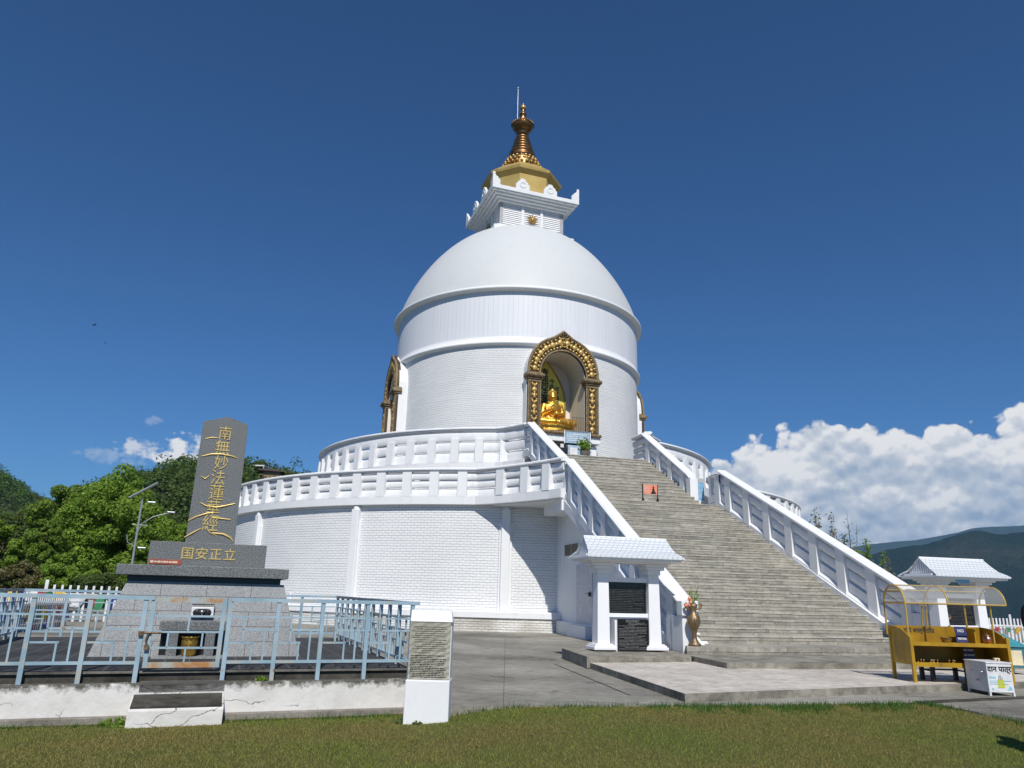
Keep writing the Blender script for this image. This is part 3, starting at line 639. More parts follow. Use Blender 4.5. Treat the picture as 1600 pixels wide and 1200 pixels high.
# window and door under the landing
q = MB(); q.b2((-2.29, -18.3, 2.95), (-2.25, -16.75, 3.42)); wn = q.build('window', MT['white_plaster'], PG)
q = MB(); q.b2((-2.30, -17.5, 2.99), (-2.285, -16.8, 3.38)); q.b2((-2.30, -18.25, 2.99), (-2.285, -17.56, 3.38)); q.build('pane', MT['window_brown'], wn)
q = MB(); q.b2((-2.32, -19.75, .68), (-2.25, -18.15, 2.62)); dr = q.build('door', MT['door_white'], PG, bevel=.01)
q = MB(); q.b2((-2.335, -19.68, 1.9), (-2.321, -18.25, 1.92)); q.b2((-2.335, -19.68, 1.28), (-2.321, -18.25, 1.3)); q.build('door_rail', MT['white_plaster'], dr)
q = MB(); q.b2((-2.38, -19.62, 1.58), (-2.33, -19.5, 1.72)); q.b2((-2.40, -19.6, 1.66), (-2.37, -19.3, 1.68)); q.build('handle', MT['black'], dr)

# ---- drum, band, ledges, dome
DA = 11.0
q = MB(); q.lathe([(7.5, FL2), (7.5, 14.42)], 150, a0=4 + DA, a1=4 + 360 - DA); q.build('drum', MT['white_painted_brick'], PG)
q = MB(); q.lathe([(7.47, 14.34), (7.67, 14.41), (7.71, 14.44), (7.71, 14.54), (7.60, 14.60), (7.56, 14.86)], 150); q.build('lower_ledge', MT['white_plaster'], PG)
q = MB(); q.lathe([(7.56, 14.85), (7.56, 17.5)], 150); q.build('board_band', MT['white_boards'], PG)
q = MB(); q.lathe([(7.55, 17.46), (7.82, 17.53), (7.86, 17.56), (7.86, 17.67), (7.80, 17.70), (7.62, 17.80)], 150); q.build('upper_ledge', MT['grey_plaster'] if 0 else MT['white_plaster'], PG)
prof = []
for i in range(41):
    t = pi / 2 * i / 40; prof.append((max(.01, 7.62 * cos(t) ** .85), 17.78 + 6.72 * sin(t) ** 1.58))
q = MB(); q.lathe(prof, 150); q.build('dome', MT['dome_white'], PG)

# ---- harmika: square louvred tower, stepped cornice, octagonal gold drum, spire
HA = rad(19.5) - PHI
hm = bpy.data.objects.new('harmika', None); COL.objects.link(hm); hm.parent = PG; hm.rotation_euler.z = HA
q = MB(); q.b2((-2.72, -2.72, 22.6), (2.72, 2.72, 23.72)); q.b2((-2.42, -2.42, 23.72), (2.42, 2.42, 23.95)); q.build('base_step', MT['white_plaster'], hm, bevel=.03)
HH = 2.18; q = MB(); q.b2((-HH + .06, -HH + .06, 23.9), (HH - .06, HH - .06, 25.7)); q.build('tower_wall', MT['white_plaster'], hm)
for k in range(4):
    A = Matrix.Rotation(k * pi / 2, 3, 'Z'); q = MB(); pl = MB()
    for j in range(12):
        z = 24.02 + j * .135
        for (x0, x1) in ((-1.98, -.74), (-.56, .56), (.74, 1.98)): pl.add([A @ Vector(p) for p in ((x0, -HH + .06, z), (x1, -HH + .06, z), (x1, -HH + .06, z + .12), (x0, -HH + .06, z + .12), (x0, -HH - .01, z), (x1, -HH - .01, z), (x1, -HH + .03, z + .10), (x0, -HH + .03, z + .10))],
                [(0, 1, 2, 3), (4, 7, 6, 5), (0, 4, 5, 1), (3, 2, 6, 7), (0, 3, 7, 4), (1, 5, 6, 2)])
    pl.build('tower_louvres', MT['white_plaster'], hm)
    for x in (-2.08, -.65, .65, 2.08):
        c = A @ Vector((x, -HH + (.0 if abs(x) < 2 else .1), 24.8)); q.box(c, (.18 if abs(x) < 2 else .22, .14 if abs(x) < 2 else .22, 1.85), rz=k * pi / 2)
    q.build('tower_pilasters', MT['white_plaster'], hm)
    # gilt star on each face
    s = MB(); n = 10; P = []
    for i in range(2 * n): rr = .46 if i % 2 == 0 else .20; P.append((rr * sin(pi * i / n), 24.72 + rr * cos(pi * i / n)))
    vs = [(u, -HH - .10, v) for u, v in P] + [(0, -HH - .2, 24.72), (0, -HH - .05, 24.72)]
    s.add([A @ Vector(p) for p in vs], [(i, (i + 1) % (2 * n), 2 * n) for i in range(2 * n)] + [((i + 1) % (2 * n), i, 2 * n + 1) for i in range(2 * n)])
    s.ell(A @ Vector((0, -HH - .17, 24.72)), (.11, .06, .11) if k % 2 == 0 else (.06, .11, .11)); s.build('star_emblem', MT['aged_gold'], hm)
CH = 2.97
q = MB()
for (h, z0, z1) in ((2.36, 25.62, 25.76), (2.54, 25.76, 25.90), (2.72, 25.90, 26.02), (2.90, 26.02, 26.10), (CH, 26.10, 26.36)): q.b2((-h, -h, z0), (h, h, z1))
q.build('cornice', MT['white_plaster'], hm, bevel=.012)
q = MB()
for k in range(4):
    A = Matrix.Rotation(k * pi / 2, 3, 'Z')
    for i in range(10): q.box(A @ Vector((-2.6 + i * .578, -2.88, 26.05)), (.07, .035, .07), rz=k * pi / 2)
q.build('drain_holes', MT['black'], hm)
def merlon_pts(w_, h, half=False):
    P = [(-w_ / 2, 0), (w_ / 2, 0), (w_ / 2, h * .45), (w_ * .40, h * .5), (w_ * .36, h * .68), (w_ * .24, h * .74), (w_ * .16, h * .93), (0, h), (-w_ * .16, h * .93), (-w_ * .24, h * .74), (-w_ * .36, h * .68), (-w_ * .40, h * .5), (-w_ / 2, h * .45)]
    return P
for k in range(4):
    for x in (-.95, .95):
        q = MB(); q.extr([(u + x, 26.36 + v) for u, v in merlon_pts(.92, .78)], -CH + .02, -CH + .17); o = q.build('merlon', MT['white_plaster'], hm); o.rotation_euler.z = k * pi / 2
        r_ = MB(); r_.tube([(x + .19 * cos(t), -CH + .01, 26.66 + .19 * sin(t)) for t in [2 * pi * i / 20 for i in range(21)]], .022, 6); d = r_.build('roundel', MT['white_plaster'], o)
    q = MB(); pts_ = [(0, 0), (.5, 0), (.5, .34), (.40, .40), (.34, .52), (.22, .58), (.10, .78), (0, .84)]
    q.extr([(-CH + u, 26.36 + v) for u, v in pts_], -CH + .01, -CH + .15); q.extr([(-CH + u, 26.36 + v) for u, v in pts_], -CH + .01, -CH + .15, axis='x')
    o = q.build('corner_merlon', MT['white_plaster'], hm); o.rotation_euler.z = k * pi / 2
def octo(r, z, off=22.5): return [(r * sin(rad(45 * i + off)), -r * cos(rad(45 * i + off)), z) for i in range(8)]
def octprism(levels, name, mat, par):
    q = MB(); vs = []
    for r, z in levels: vs += octo(r, z)
    fs = [(a * 8 + i, a * 8 + (i + 1) % 8, (a + 1) * 8 + (i + 1) % 8, (a + 1) * 8 + i) for a in range(len(levels) - 1) for i in range(8)] + [tuple(range(8))[::-1], tuple(range(len(vs) - 8, len(vs)))]
    q.add(vs, fs); return q.build(name, mat, par)
octprism([(2.46, 26.3), (2.46, 27.95)], 'octagonal_drum', MT['gold_panel'], hm)
rf = octprism([(2.40, 27.92), (2.72, 28.24), (2.75, 28.42), (2.68, 28.47), (1.38, 29.5)], 'gold_roof', MT['gold_panel'], hm)
# spire
sp = [(1.45, 29.3), (1.30, 29.55), (1.33, 29.7), (1.16, 29.98), (1.2, 30.08), (1.0, 30.3), (.80, 30.42), (.92, 30.5), (.93, 30.62)]
z = 30.62; r = .93
for i in range(7):
    r2 = .90 - i * .075; sp += [(r2, z + .02), (r2 + .02, z + .10), (r2 - .02, z + .17), (r2 - .10, z + .2), (r2 - .10, z + .24)]; z += .245
sp += [(.38, z), (.36, z + .12), (.44, z + .18), (.36, z + .28)]; z += .28      # about 32.6
sp += [(.5, z + .1), (.68, z + .3), (.76, z + .5), (.76, z + .62), (.68, z + .74), (.56, z + .82), (.36, z + .9), (.30, z + 1.0), (.25, z + 1.06), (.3, z + 1.14), (.2, z + 1.24), (.17, z + 1.36), (.25, z + 1.44), (.26, z + 1.54), (.15, z + 1.66), (.13, z + 1.82)]
zt = z + 1.86
sp += [(.13, zt)]
s_ = 34.6 / zt
q = MB(); q.lathe(sp, 40); so = q.build('spire', MT['bronze_gold'], PG)
q = MB(); q.ell((0, 0, zt + .18), (.22, .22, .23), 20, 12); q.tube([(0, 0, zt + .3), (0, 0, zt + .62)], [.06, .01], 8); q.build('finial', MT['aged_gold'], so)
q = MB()
for ring_, n_, rr, z_ in ((0, 26, 1.36, 29.62), (1, 24, 1.2, 29.95), (2, 22, 1.02, 30.25)):
    for i in range(n_): a = 2 * pi * (i + .5 * ring_) / n_; q.ell((rr * sin(a), -rr * cos(a), z_), (.12, .12, .12), 8, 6)
q.build('lotus_petals', MT['aged_gold'], so)
q = MB()
for i in range(32): a = 2 * pi * i / 32; q.ell((.77 * sin(a), -.77 * cos(a), z + .62), (.06, .06, .1), 6, 5)
q.build('bead_ring', MT['bronze_gold'], so)
q = MB(); q.tube([(-.42, -.1, 33.0), (-.42, -.1, 34.0), (-.43, -.1, 36.1)], [.04, .03, .022], 8); q.ell((-.43, -.1, 36.15), (.07, .07, .1), 8, 6); q.build('lightning_rod', MT['steel'], PG)
q = MB(); q.tube([(-.42, -.1, 33.0), (-.9, -.9, 30.6), (-2.2, -1.9, 28.5)], .012, 5); q.build('earth_cable', MT['black'], PG)

# ---- gilded niches at the four quarters
def ogee(w_, zs, zt_, n=24, k=1.0):
    """pointed-arch outline from (-w,zs) over the apex (0,zt) to (w,zs)"""
    P = []
    H = zt_ - zs; Rz = H * .86
    for i in range(n + 1):
        t = pi * i / n; x = -w_ * cos(t); zz = zs + Rz * sin(t) ** .80
        pk = max(0, 1 - abs(x) / (w_ * .34)); zz += (H - Rz) * pk ** 1.5
        P.append((x, zz))
    return P
def round_arch(w_, zs, zt_, n=24):
    return [(-w_ * cos(pi * i / n), zs + (zt_ - zs) * sin(pi * i / n)) for i in range(n + 1)]
def make_niche():
    e = bpy.data.objects.new('niche', None); COL.objects.link(e); e.parent = PG
    F, B = -7.86, -5.7; zb = 9.58; zs = 12.66
    xo = 0
    inner = round_arch(1.26, zs, 14.08); outer = ogee(2.0, zs, 15.22)
    # white surround (box reveal from the drum to the arch front)
    q = MB(); out2 = ogee(2.02, zs, 15.14); big = [(-2.02, zb)] + out2 + [(2.02, zb)]
    n = len(big); vs = [(u, F + .12, v) for u, v in big] + [(u, -7.0, v) for u, v in big]; q.add(vs, [(i, i + 1, n + i + 1, n + i) for i in range(n - 1)])
    inn = [(-1.26, zb)] + inner + [(1.26, zb)]; m2 = len(inn)
    # front skin between outer and inner outlines
    vs = [(u, F + .12, v) for u, v in big] + [(u, F + .12, v) for u, v in inn]; q.add(vs, [(i, i + 1, n + i + 1, n + i) for i in range(n - 1)]); q.build('surround', MT['white_plaster'], e)
    q = MB(); vs = [(u, F + .12, v) for u, v in inn] + [(u, B, v) for u, v in inn]; q.add(vs, [(i, i + 1, m2 + i + 1, m2 + i) for i in range(m2 - 1)] + [tuple(range(m2, 2 * m2))] + [(0, m2, 2 * m2 - 1, m2 - 1)], smooth=False); q.build('recess', MT['niche_plaster'], e)
    # pedestal; a dark block paints the shade of its recess
    q = MB(); q.b2((-2.1, F - .05, 9.22), (2.1, -6.9, 9.57)); q.b2((-2.0, F + .2, FL2), (-1.55, -6.9, 9.12)); q.b2((1.55, F + .2, FL2), (2.0, -6.9, 9.12)); q.build('pedestal', MT['white_plaster'], e, bevel=.02)
    q = MB(); q.b2((-1.56, -7.75, FL2), (1.56, -7.0, 9.12)); q.build('pedestal_shade', MT['concrete_dark'], e)
    # arch band
    q = MB(); nb = len(outer); io = inner
    fr = F - .02
    vs = [(u, fr, v) for u, v in outer] + [(u * 1.02, fr, v) for u, v in io] + [(u, fr + .22, v) for u, v in outer] + [(u * 1.02, fr + .22, v) for u, v in io]
    q.add(vs, [(i, i + 1, nb + i + 1, nb + i) for i in range(nb - 1)] + [(i, 2 * nb + i, 2 * nb + i + 1, i + 1) for i in range(nb - 1)] + [(nb + i, nb + i + 1, 3 * nb + i + 1, 3 * nb + i) for i in range(nb - 1)])
    q.build('arch_band', MT['dark_bronze'], e)
    q = MB(); q.tube([(u * .985, fr - .02, v - .02) for u, v in outer], .075, 8); q.tube([(u * 1.06, fr - .02, v + .04) for u, v in io], .06, 8); q.build('arch_moulding', MT['stone_gold'], e)
    g = MB(); mid = [((a[0] + b_[0] * 1.02) / 2, (a[1] + b_[1]) / 2) for a, b_ in zip(outer, io)]
    for i, (u, v) in enumerate(mid):
        if i in (0, len(mid) - 1): continue
        if abs(u) < .12:
            continue
        wd = .16 if i % 2 else .11
        g.ell((u, fr - .04, v), (wd, .07, wd), 10, 6)
        for d in (-1, 1):
            ou = (outer[i][0] - u) * .5; ov = (outer[i][1] - v) * .5; g.ell((u + ou * d * 1.05, fr - .02, v + ov * d * 1.05), (.07, .05, .07), 8, 5)
    # eight-spoked wheel at the crown
    cz = 14.56; g.tube([(.24 * cos(t), fr - .06, cz + .24 * sin(t)) for t in [2 * pi * i / 24 for i in range(25)]], .032, 6); g.ell((0, fr - .07, cz), (.07, .05, .07), 10, 6)
    for i in range(8): a = pi * i / 4 + .2; g.tube([(0, fr - .06, cz), (.24 * cos(a), fr - .06, cz + .24 * sin(a))], .018, 5)
    for i in range(int(2 * nb)):
        t = i / (2 * nb - 1) * (nb - 1); j = min(int(t), nb - 2); f_ = t - j
        u = outer[j][0] * (1 - f_) + outer[j + 1][0] * f_; v = outer[j][1] * (1 - f_) + outer[j + 1][1] * f_
        g.ell((u * .94, fr - .04, zs + (v - zs) * .95), (.035, .035, .035), 6, 4)
    g.build('arch_ornament', MT['gold_relief'], e)
    for s in (-1, 1):
        cx = s * 1.63
        q = MB(); q.b2((cx - .36, F - .04, zb + .18), (cx + .36, F + .35, zs - .45)); col = q.build('column', MT['dark_bronze'], e)
        q = MB()
        for dx in (-.33, .33): q.tube([(cx + dx, F - .06, zb + .18), (cx + dx, F - .06, zs - .45)], .045, 6)
        for dx in (-.22, .22): q.tube([(cx + dx, F - .05, zb + .18), (cx + dx, F - .05, zs - .45)], .022, 6)
        q.build('column_moulding', MT['stone_gold'], col)
        q = MB()
        for k in range(8):
            zz = zb + .38 + k * .305
            if k % 3 == 0: q.ell((cx, F - .06, zz), (.15, .07, .13), 12, 8); q.ell((cx, F - .06, zz - .14), (.07, .05, .07), 8, 5); q.ell((cx, F - .06, zz + .12), (.10, .05, .04), 8, 5)
            elif k % 3 == 1:
                for d in (-1, 1): q.ell((cx + d * .09, F - .05, zz), (.06, .05, .10), 8, 6, Matrix.Rotation(d * .5, 3, 'Y')); q.ell((cx + d * .13, F - .05, zz + .12), (.05, .04, .05), 8, 5)
                q.ell((cx, F - .06, zz - .05), (.05, .05, .09), 8, 5)
            else:
                q.ell((cx, F - .06, zz), (.09, .06, .15), 10, 6)
                for d in (-1, 1): q.ell((cx + d * .12, F - .05, zz + .05), (.04, .04, .08), 8, 5)
        for k in range(34):
            for d in (-.275, .275): q.ell((cx + d, F - .055, zb + .24 + k * .076), (.022, .025, .022), 6, 4)
        q.build('column_ornament', MT['gold_relief'], col)
        q = MB()
        for (hw, d, z0, z1) in ((.38, .10, zs - .45, zs - .30), (.46, .16, zs - .30, zs - .22), (.52, .22, zs - .20, zs + .02), (.44, .14, zs + .02, zs + .10)): q.b2((cx - hw, F - d, z0), (cx + hw, F + .3, z1))
        q.build('capital', MT['stone_gold'], col, bevel=.04)
        q = MB()
        for k in range(7): q.ell((cx - .45 + k * .15, F - .24, zs - .09), (.075, .04, .09), 8, 5)
        q.build('capital_petals', MT['stone_gold'], col)
    q = MB(); q.b2((-2.12, F - .16, zb - .02), (2.12, F + .1, zb + .14)); 
    for k in range(28): q.ell((-2.03 + k * .15, F - .17, zb + .06), (.07, .05, .07), 6, 5)
    q.build('sill', MT['stone_gold'], e, bevel=.02)
    return e
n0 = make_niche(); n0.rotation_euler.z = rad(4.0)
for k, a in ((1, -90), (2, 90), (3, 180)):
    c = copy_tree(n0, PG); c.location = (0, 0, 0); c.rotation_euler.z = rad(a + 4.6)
# ------------------------------------------------------------------ helpers for things placed in the stair frame
RP_ = Matrix.Rotation(PHI, 3, 'Z')
def SW(x, r, z=0): return PC + RP_ @ Vector((x, -r, z))
FONT = None
def text_mesh(name, body, size, mat, parent, loc, rot=(pi / 2, 0, 0), extrude=.004, align='CENTER', sx=1, space=1, bold=0):
    cu = bpy.data.curves.new(name, 'FONT'); cu.body = body; cu.size = size; cu.extrude = extrude; cu.align_x = align; cu.align_y = 'CENTER'; cu.space_line = space; cu.offset = bold; cu.resolution_u = 3
    t = bpy.data.objects.new(name + '_src', cu); COL.objects.link(t); dg = bpy.context.evaluated_depsgraph_get(); me = bpy.data.meshes.new_from_object(t.evaluated_get(dg)); bpy.data.objects.remove(t); bpy.data.curves.remove(cu)
    me.materials.clear(); o = link(name, me, mat, parent); o.location = loc; o.rotation_euler = rot; o.scale = (sx, 1, 1); return o
def dashes(name, mat, parent, x0, x1, z0, z1, rows, y, seed, th=.35, fill=.8, wmin=.012, wmax=.05, skew=0, indent=None, left=False):
    """rows of small raised strokes standing in for lettering too small to read"""
    rnd = random.Random(seed); q = MB(); dz = (z1 - z0) / rows
    for i in range(rows):
        z = z1 - dz * (i + .5); x = x0 + (indent(i, rnd) if indent else 0); xe = x1 - (rnd.uniform(0, (x1 - x0) * .5) if rnd.random() > fill else rnd.uniform(0, (x1 - x0) * .1))
        while x < xe:
            w_ = rnd.uniform(wmin, wmax); h = dz * th * rnd.uniform(.6, 1.1)
            q.b2((x, y - .003, z - h / 2), (min(x + w_, xe), y, z + h / 2)); x += w_ + rnd.uniform(.2, .5) * wmin
    return q.build(name, mat, parent, fix=False)

# ---- gilt Buddha in the front niche, before a leaf-shaped halo
BU = empty('buddha_statue', SW(.22, 6.95, 9.75), PHI + .07, 'golden seated Buddha with a raised hand, on a lotus throne in the front niche', 'statue')
q = MB()
def capsule(q, a, b, ra, rb, n=7):
    a, b = Vector(a), Vector(b)
    for i in range(n + 1):
        t = i / n; q.ell(a.lerp(b, t), [ra + (rb - ra) * t] * 3, 14, 9)
q.ell((0, 0, .80), (.45, .34, .34)); q.ell((0, 0, 1.12), (.42, .29, .36)); q.ell((0, -.02, 1.36), (.47, .25, .24)); q.ell((0, -.01, 1.53), (.30, .2, .13))
capsule(q, (0, 0, 1.5), (0, -.02, 1.72), .13, .12, 3)
q.ell((0, -.03, 1.92), (.215, .23, .27)); q.ell((0, -.12, 1.86), (.16, .14, .18)); q.ell((0, .0, 2.06), (.2, .21, .17)); q.ell((0, .0, 2.25), (.11, .11, .11))
for s in (-1, 1):
    q.ell((s * .22, .0, 1.86), (.035, .05, .12)); q.ell((s * .075, -.245, 1.87), (.04, .02, .02))
    capsule(q, (s * .44, .0, 1.42), (s * .56, -.08, 1.0), .15, .135, 6)
    capsule(q, (s * .30, -.05, .62), (s * .95, -.40, .54), .26, .20, 8)          # thigh
    capsule(q, (s * .95, -.42, .52), (s * .12, -.66, .50), .18, .12, 10)           # shin folded across
    q.ell((s * .98, -.38, .50), (.20, .24, .17))
q.ell((0, -.27, 1.84), (.035, .045, .05)); q.ell((0, -.262, 1.765), (.06, .02, .014))
q.ell((0, -.3, .52), (.7, .42, .2))
capsule(q, (-.56, -.08, 1.0), (-.20, -.42, 1.14), .12, .075, 7); capsule(q, (.56, -.08, 1.0), (.16, -.46, .95), .12, .075, 7)
q.ell((-.14, -.47, 1.2), (.085, .045, .11)); q.ell((.10, -.48, .96), (.10, .05, .075))
for i in range(4):
    capsule(q, (-.20 + .042 * i, -.48, 1.27), (-.205 + .046 * i, -.50, 1.40 + .02 * (1.5 - abs(i - 1.5))), .024, .02, 4)
    capsule(q, (.02 + .012 * i, -.50, .99 - .035 * i), (-.08 + .012 * i, -.50, 1.0 - .035 * i), .022, .018, 4)
capsule(q, (-.08, -.48, 1.18), (-.05, -.5, 1.27), .025, .02, 3); capsule(q, (.08, -.49, 1.02), (.03, -.5, 1.08), .025, .02, 3)
body = q.build('body', MT['gold'], BU)
rm = body.modifiers.new('remesh', 'REMESH'); rm.mode = 'VOXEL'; rm.voxel_size = .024; rm.use_smooth_shade = True
smo = body.modifiers.new('smooth', 'SMOOTH'); smo.iterations = 3; smo.factor = .5
q = MB()                                                                           # robe folds
for i in range(9):
    t = i / 8; q.tube([(-.42 + .08 * t, -.20 - .05 * t, 1.40 - .36 * t), (-.15, -.345 - .02 * t, 1.28 - .45 * t), (.12, -.345, 1.22 - .42 * t), (.42 - .04 * t, -.2, 1.44 - .34 * t)], .016, 6)
for s in (-1, 1):
    for i in range(5): q.tube([(s * (.5 + .1 * i), -.62 + .04 * i, .70 - .02 * i), (s * (.62 + .1 * i), -.66 + .06 * i, .56), (s * (.60 + .11 * i), -.66 + .07 * i, .42)], .02, 6)
q.build('robe_folds', MT['gold'], BU)
q = MB(); rnd = random.Random(4)
for i in range(150):
    t = math.acos(1 - 1.05 * (i + .5) / 150); a = i * 2.39996; p = Vector((.222 * sin(t) * cos(a), .232 * sin(t) * sin(a), .25 * cos(t))); 
    if p.y < -.12 and p.z < .12: continue
    q.ell(Vector((0, .0, 2.0)) + p, (.03, .03, .03), 6, 4)
q.build('hair', MT['aged_gold'], BU)
q = MB(); q.lathe([(.0, .33), (1.08, .33), (1.1, .28), (1.0, .20), (.98, .12), (1.10, .06), (1.12, .0), (.0, 0)], 48)
for i in range(26): a = 2 * pi * i / 26; q.ell((1.06 * sin(a), -1.06 * cos(a) * .80, .22), (.13, .13, .12), 8, 6); q.ell((1.08 * sin(a + .12), -1.08 * cos(a + .12) * .80, .08), (.13, .13, .09), 8, 6)
o = q.build('lotus_throne', MT['pot_gold'], BU); o.scale = (1.0, .84, 1)
q = MB(); q.b2((-1.25, -.95, -.2), (1.25, .8, 0)); q.build('throne_base', MT['aged_gold'], BU, bevel=.03)
q = MB(); P = []
for i in range(33):
    t = i / 32; s_ = 1 if t <= .5 else -1; u = 2 * t if t <= .5 else 2 - 2 * t
    wd = 1.12 * (1 - max(0, (u - .45) / .55) ** 1.9) if u > .45 else 1.0 + .12 * sin(u / .45 * pi / 2); P.append((s_ * wd * (1 if u < 1 else 0), .1 + 4.0 * u))
q.extr(P, .95, 1.03); hl = q.build('halo', MT['halo_green'], BU)
q = MB(); q.tube([(x * .97, .93, z_) for x, z_ in P], .045, 6); q.build('halo_rim', MT['aged_gold'], hl)
for i, ch in enumerate('南無妙法蓮華經'): text_mesh('calligraphy', ch, .50, MT['ink'], hl, (-.08, .94, 3.42 - i * .36), extrude=.006, sx=.95 + .1 * (i % 2), bold=.006)
for i, ch in enumerate('今此三界'): text_mesh('calligraphy', ch, .30, MT['ink'], hl, (.34, .94, 3.0 - i * .29), extrude=.006, bold=.004)
for i, ch in enumerate('天下泰平'): text_mesh('calligraphy', ch, .24, MT['ink'], hl, (.64, .94, 2.62 - i * .25), extrude=.006, bold=.004)
for i, ch in enumerate('立正安國'): text_mesh('calligraphy', ch, .26, MT['ink'], hl, (-.58, .94, 2.8 - i * .28), extrude=.006, bold=.004)
# thin railing before the statue
BU.scale = (1.06, 1.06, 1.06)
RL = empty('niche_railing', SW(.50, 7.9, 9.72), PHI + .07, 'thin brass railing standing before the seated Buddha on the niche sill', 'railing'); q = MB()
q.tube([(.55, 0, .82), (1.2, 0, .82)], .02, 6); q.build('rail', MT['steel'], RL); q = MB()
for i in range(7): q.tube([(.57 + i * .105, 0, 0), (.57 + i * .105, 0, .82)], .011, 6)
q.build('bars', MT['brass'], RL)

# ---- things on the upper landing, below the Buddha
A = empty('banner_frame', SW(-.12, 12.0, FL2), PHI, 'white tubular frame carrying a pale blue banner at the head of the stair', 'banner'); q = MB()
for x in (-.62, .62):
    q.tube([(x, -.0, 1.28), (x - .09, -.28, 0)], .028, 6); q.tube([(x, 0, 1.28), (x + .09, .28, 0)], .028, 6); q.tube([(x - .06, -.17, .5), (x + .06, .17, .5)], .02, 6)
q.tube([(-.62, 0, 1.28), (.62, 0, 1.28)], .03, 6); q.build('frame', MT['steel'], A); q = MB(); q.b2((-.58, -.015, .72), (.58, 0, 1.24)); o = q.build('banner_sheet', MT['banner_blue'], A); dashes('lettering', MT['white_paint'], o, -.5, .5, .8, 1.18, 4, -.02, 3, .5)
A = empty('potted_plant', SW(.06, 12.35, FL2), 0, 'leafy green plant in a dark pot beside the banner on the top step', 'plant'); q = MB(); q.lathe([(0, 0), (.14, 0), (.2, .32), (.16, .3), (0, .29)], 16); q.build('pot', MT['concrete_dark'], A)
q = MB(); rnd = random.Random(8)
for i in range(260):
    d = Vector((rnd.gauss(0, 1), rnd.gauss(0, 1), rnd.gauss(0, .9))).normalized() * rnd.uniform(.1, .36); c = Vector((0, 0, .58)) + d; a_ = Vector((rnd.gauss(0, 1), rnd.gauss(0, 1), rnd.gauss(0, .6))).normalized() * .075; b_ = a_.cross(Vector((rnd.random(), rnd.random(), rnd.random()))).normalized() * .035
    q.add([c - a_, c + b_, c + a_, c - b_], [(0, 1, 2, 3)])
q.build('foliage', MT['leaf_bright'], A, fix=False)
A = empty('donation_chest', SW(-.42, 12.2, FL2), PHI, 'small blue and white chest under the banner on the top step', 'box'); q = MB(); q.b2((-.3, -.2, 0), (.3, .2, .55)); q.build('body', MT['banner_blue'], A, bevel=.02); q = MB(); q.b2((-.2, -.215, .12), (.16, -.201, .44)); q.build('notice', MT['white_paint'], A)
A = empty('speaker_box', SW(-1.02, 12.25, FL2), PHI, 'black box with a white label on the top step under the Buddha', 'box'); q = MB(); q.b2((-.34, -.2, 0), (.3, .2, .45)); q.b2((-.2, -.15, .45), (.24, .15, .62)); q.build('body', MT['black'], A, bevel=.03); q = MB(); q.b2((-.06, -.17, .4), (.09, -.2 - .01, .56)); q.build('label', MT['white_paint'], A)
# orange board on the lower landing
A = empty('silence_board', SW(.24, 18.86, FL1), PHI, 'orange board showing a dark meditating figure, standing on the stair landing', 'sign')
q = MB()
for x in (-.36, .36): q.b2((x - .02, -.02, 0), (x + .02, .02, .78)); q.bar((x, -.14, .02), (x, 0, .2), .03); q.bar((x, .14, .02), (x, 0, .2), .03)
q.build('legs', MT['black'], A); q = MB(); q.b2((-.34, -.03, .34), (.34, -.01, .76)); o = q.build('board', MT['orange_sign'], A)
q = MB(); q.extr([(.02, .36), (.28, .36), (.25, .42), (.2, .5), (.2, .58), (.17, .60), (.19, .66), (.15, .71), (.11, .66), (.13, .60), (.09, .57), (.1, .5), (.05, .42)], -.04, -.031); q.build('silhouette', MT['ink'], o)
dashes('lettering', MT['cream_text'], o, -.32, -.04, .42, .72, 5, -.033, 5, .4); A.scale = (.8, .8, .8)
# pale blue notice hung on the upper wall
A = empty('wall_notice', SW(3.32, 16.6, FL1), PHI, 'tall pale blue notice below a dark strip beside the upper right parapet', 'sign')
q = MB(); q.b2((-.09, -.02, .02), (.30, 0, .48)); q.build('lower_panel', MT['white_paint'], A); q = MB(); q.b2((-.09, -.025, .48), (.30, 0, 1.18)); o = q.build('panel', MT['sky_sign'], A); dashes('lettering', MT['white_paint'], o, -.03, .26, .54, 1.14, 12, -.028, 6, .3, .95)
q = MB(); q.b2((-.09, -.03, 1.18), (.30, 0, 1.36)); q.build('header', MT['grey_plaster'], A)

# ---- stair foot slabs, platform and paving (setting)
def sheet(name, pts, z0, z1, mat, edge=None):
    q = MB(); n = len(pts); vs = [(p[0], p[1], z1) for p in pts]; q.add(vs, [tuple(range(n))]); o = q.build(name, MT[mat]); o['kind'] = 'structure'
    if edge:
        q = MB(); q.add([(p[0], p[1], z0) for p in pts] + [(p[0], p[1], z1 - .001) for p in pts], [(i, (i + 1) % n, n + (i + 1) % n, n + i) for i in range(n)]); q.build('edge', MT[edge], o)
    return o
w2 = lambda x, r: tuple(SW(x, r)[:2])
plat = [(1.30, 15.4), (2.45, 10.72), (7.8, 13.15), (11.5, 14.75), (14.5, 16.0), w2(7.5, 24.5), w2(-5.9, 25.3), w2(-5.95, 27.9)]
sheet('platform_paving', [(1.62, 15.3), (2.45, 10.72), (7.8, 13.15), (11.5, 14.75), (14.0, 16.0), w2(6.5, 24.6), w2(-2.9, 25.0), w2(-3.4, 28.8)], .2, .36, 'platform_terrazzo', 'platform_edge')
q = MB(); st = [w2(-3.55, 30.2), w2(3.9, 30.3), w2(3.9, 27.3), w2(-2.8, 27.3), w2(-3.45, 28.1)]; q.prism(st, .3, .46); o = q.build('stair_foot_slab', MT['platform_edge']); o['kind'] = 'structure'
q = MB(); q.prism([w2(-3.35, 28.25), w2(3.6, 28.2), w2(3.6, 27), w2(-2.8, 27)], .46, .615); o = q.build('stair_foot_step', MT['step_concrete']); o['kind'] = 'structure'
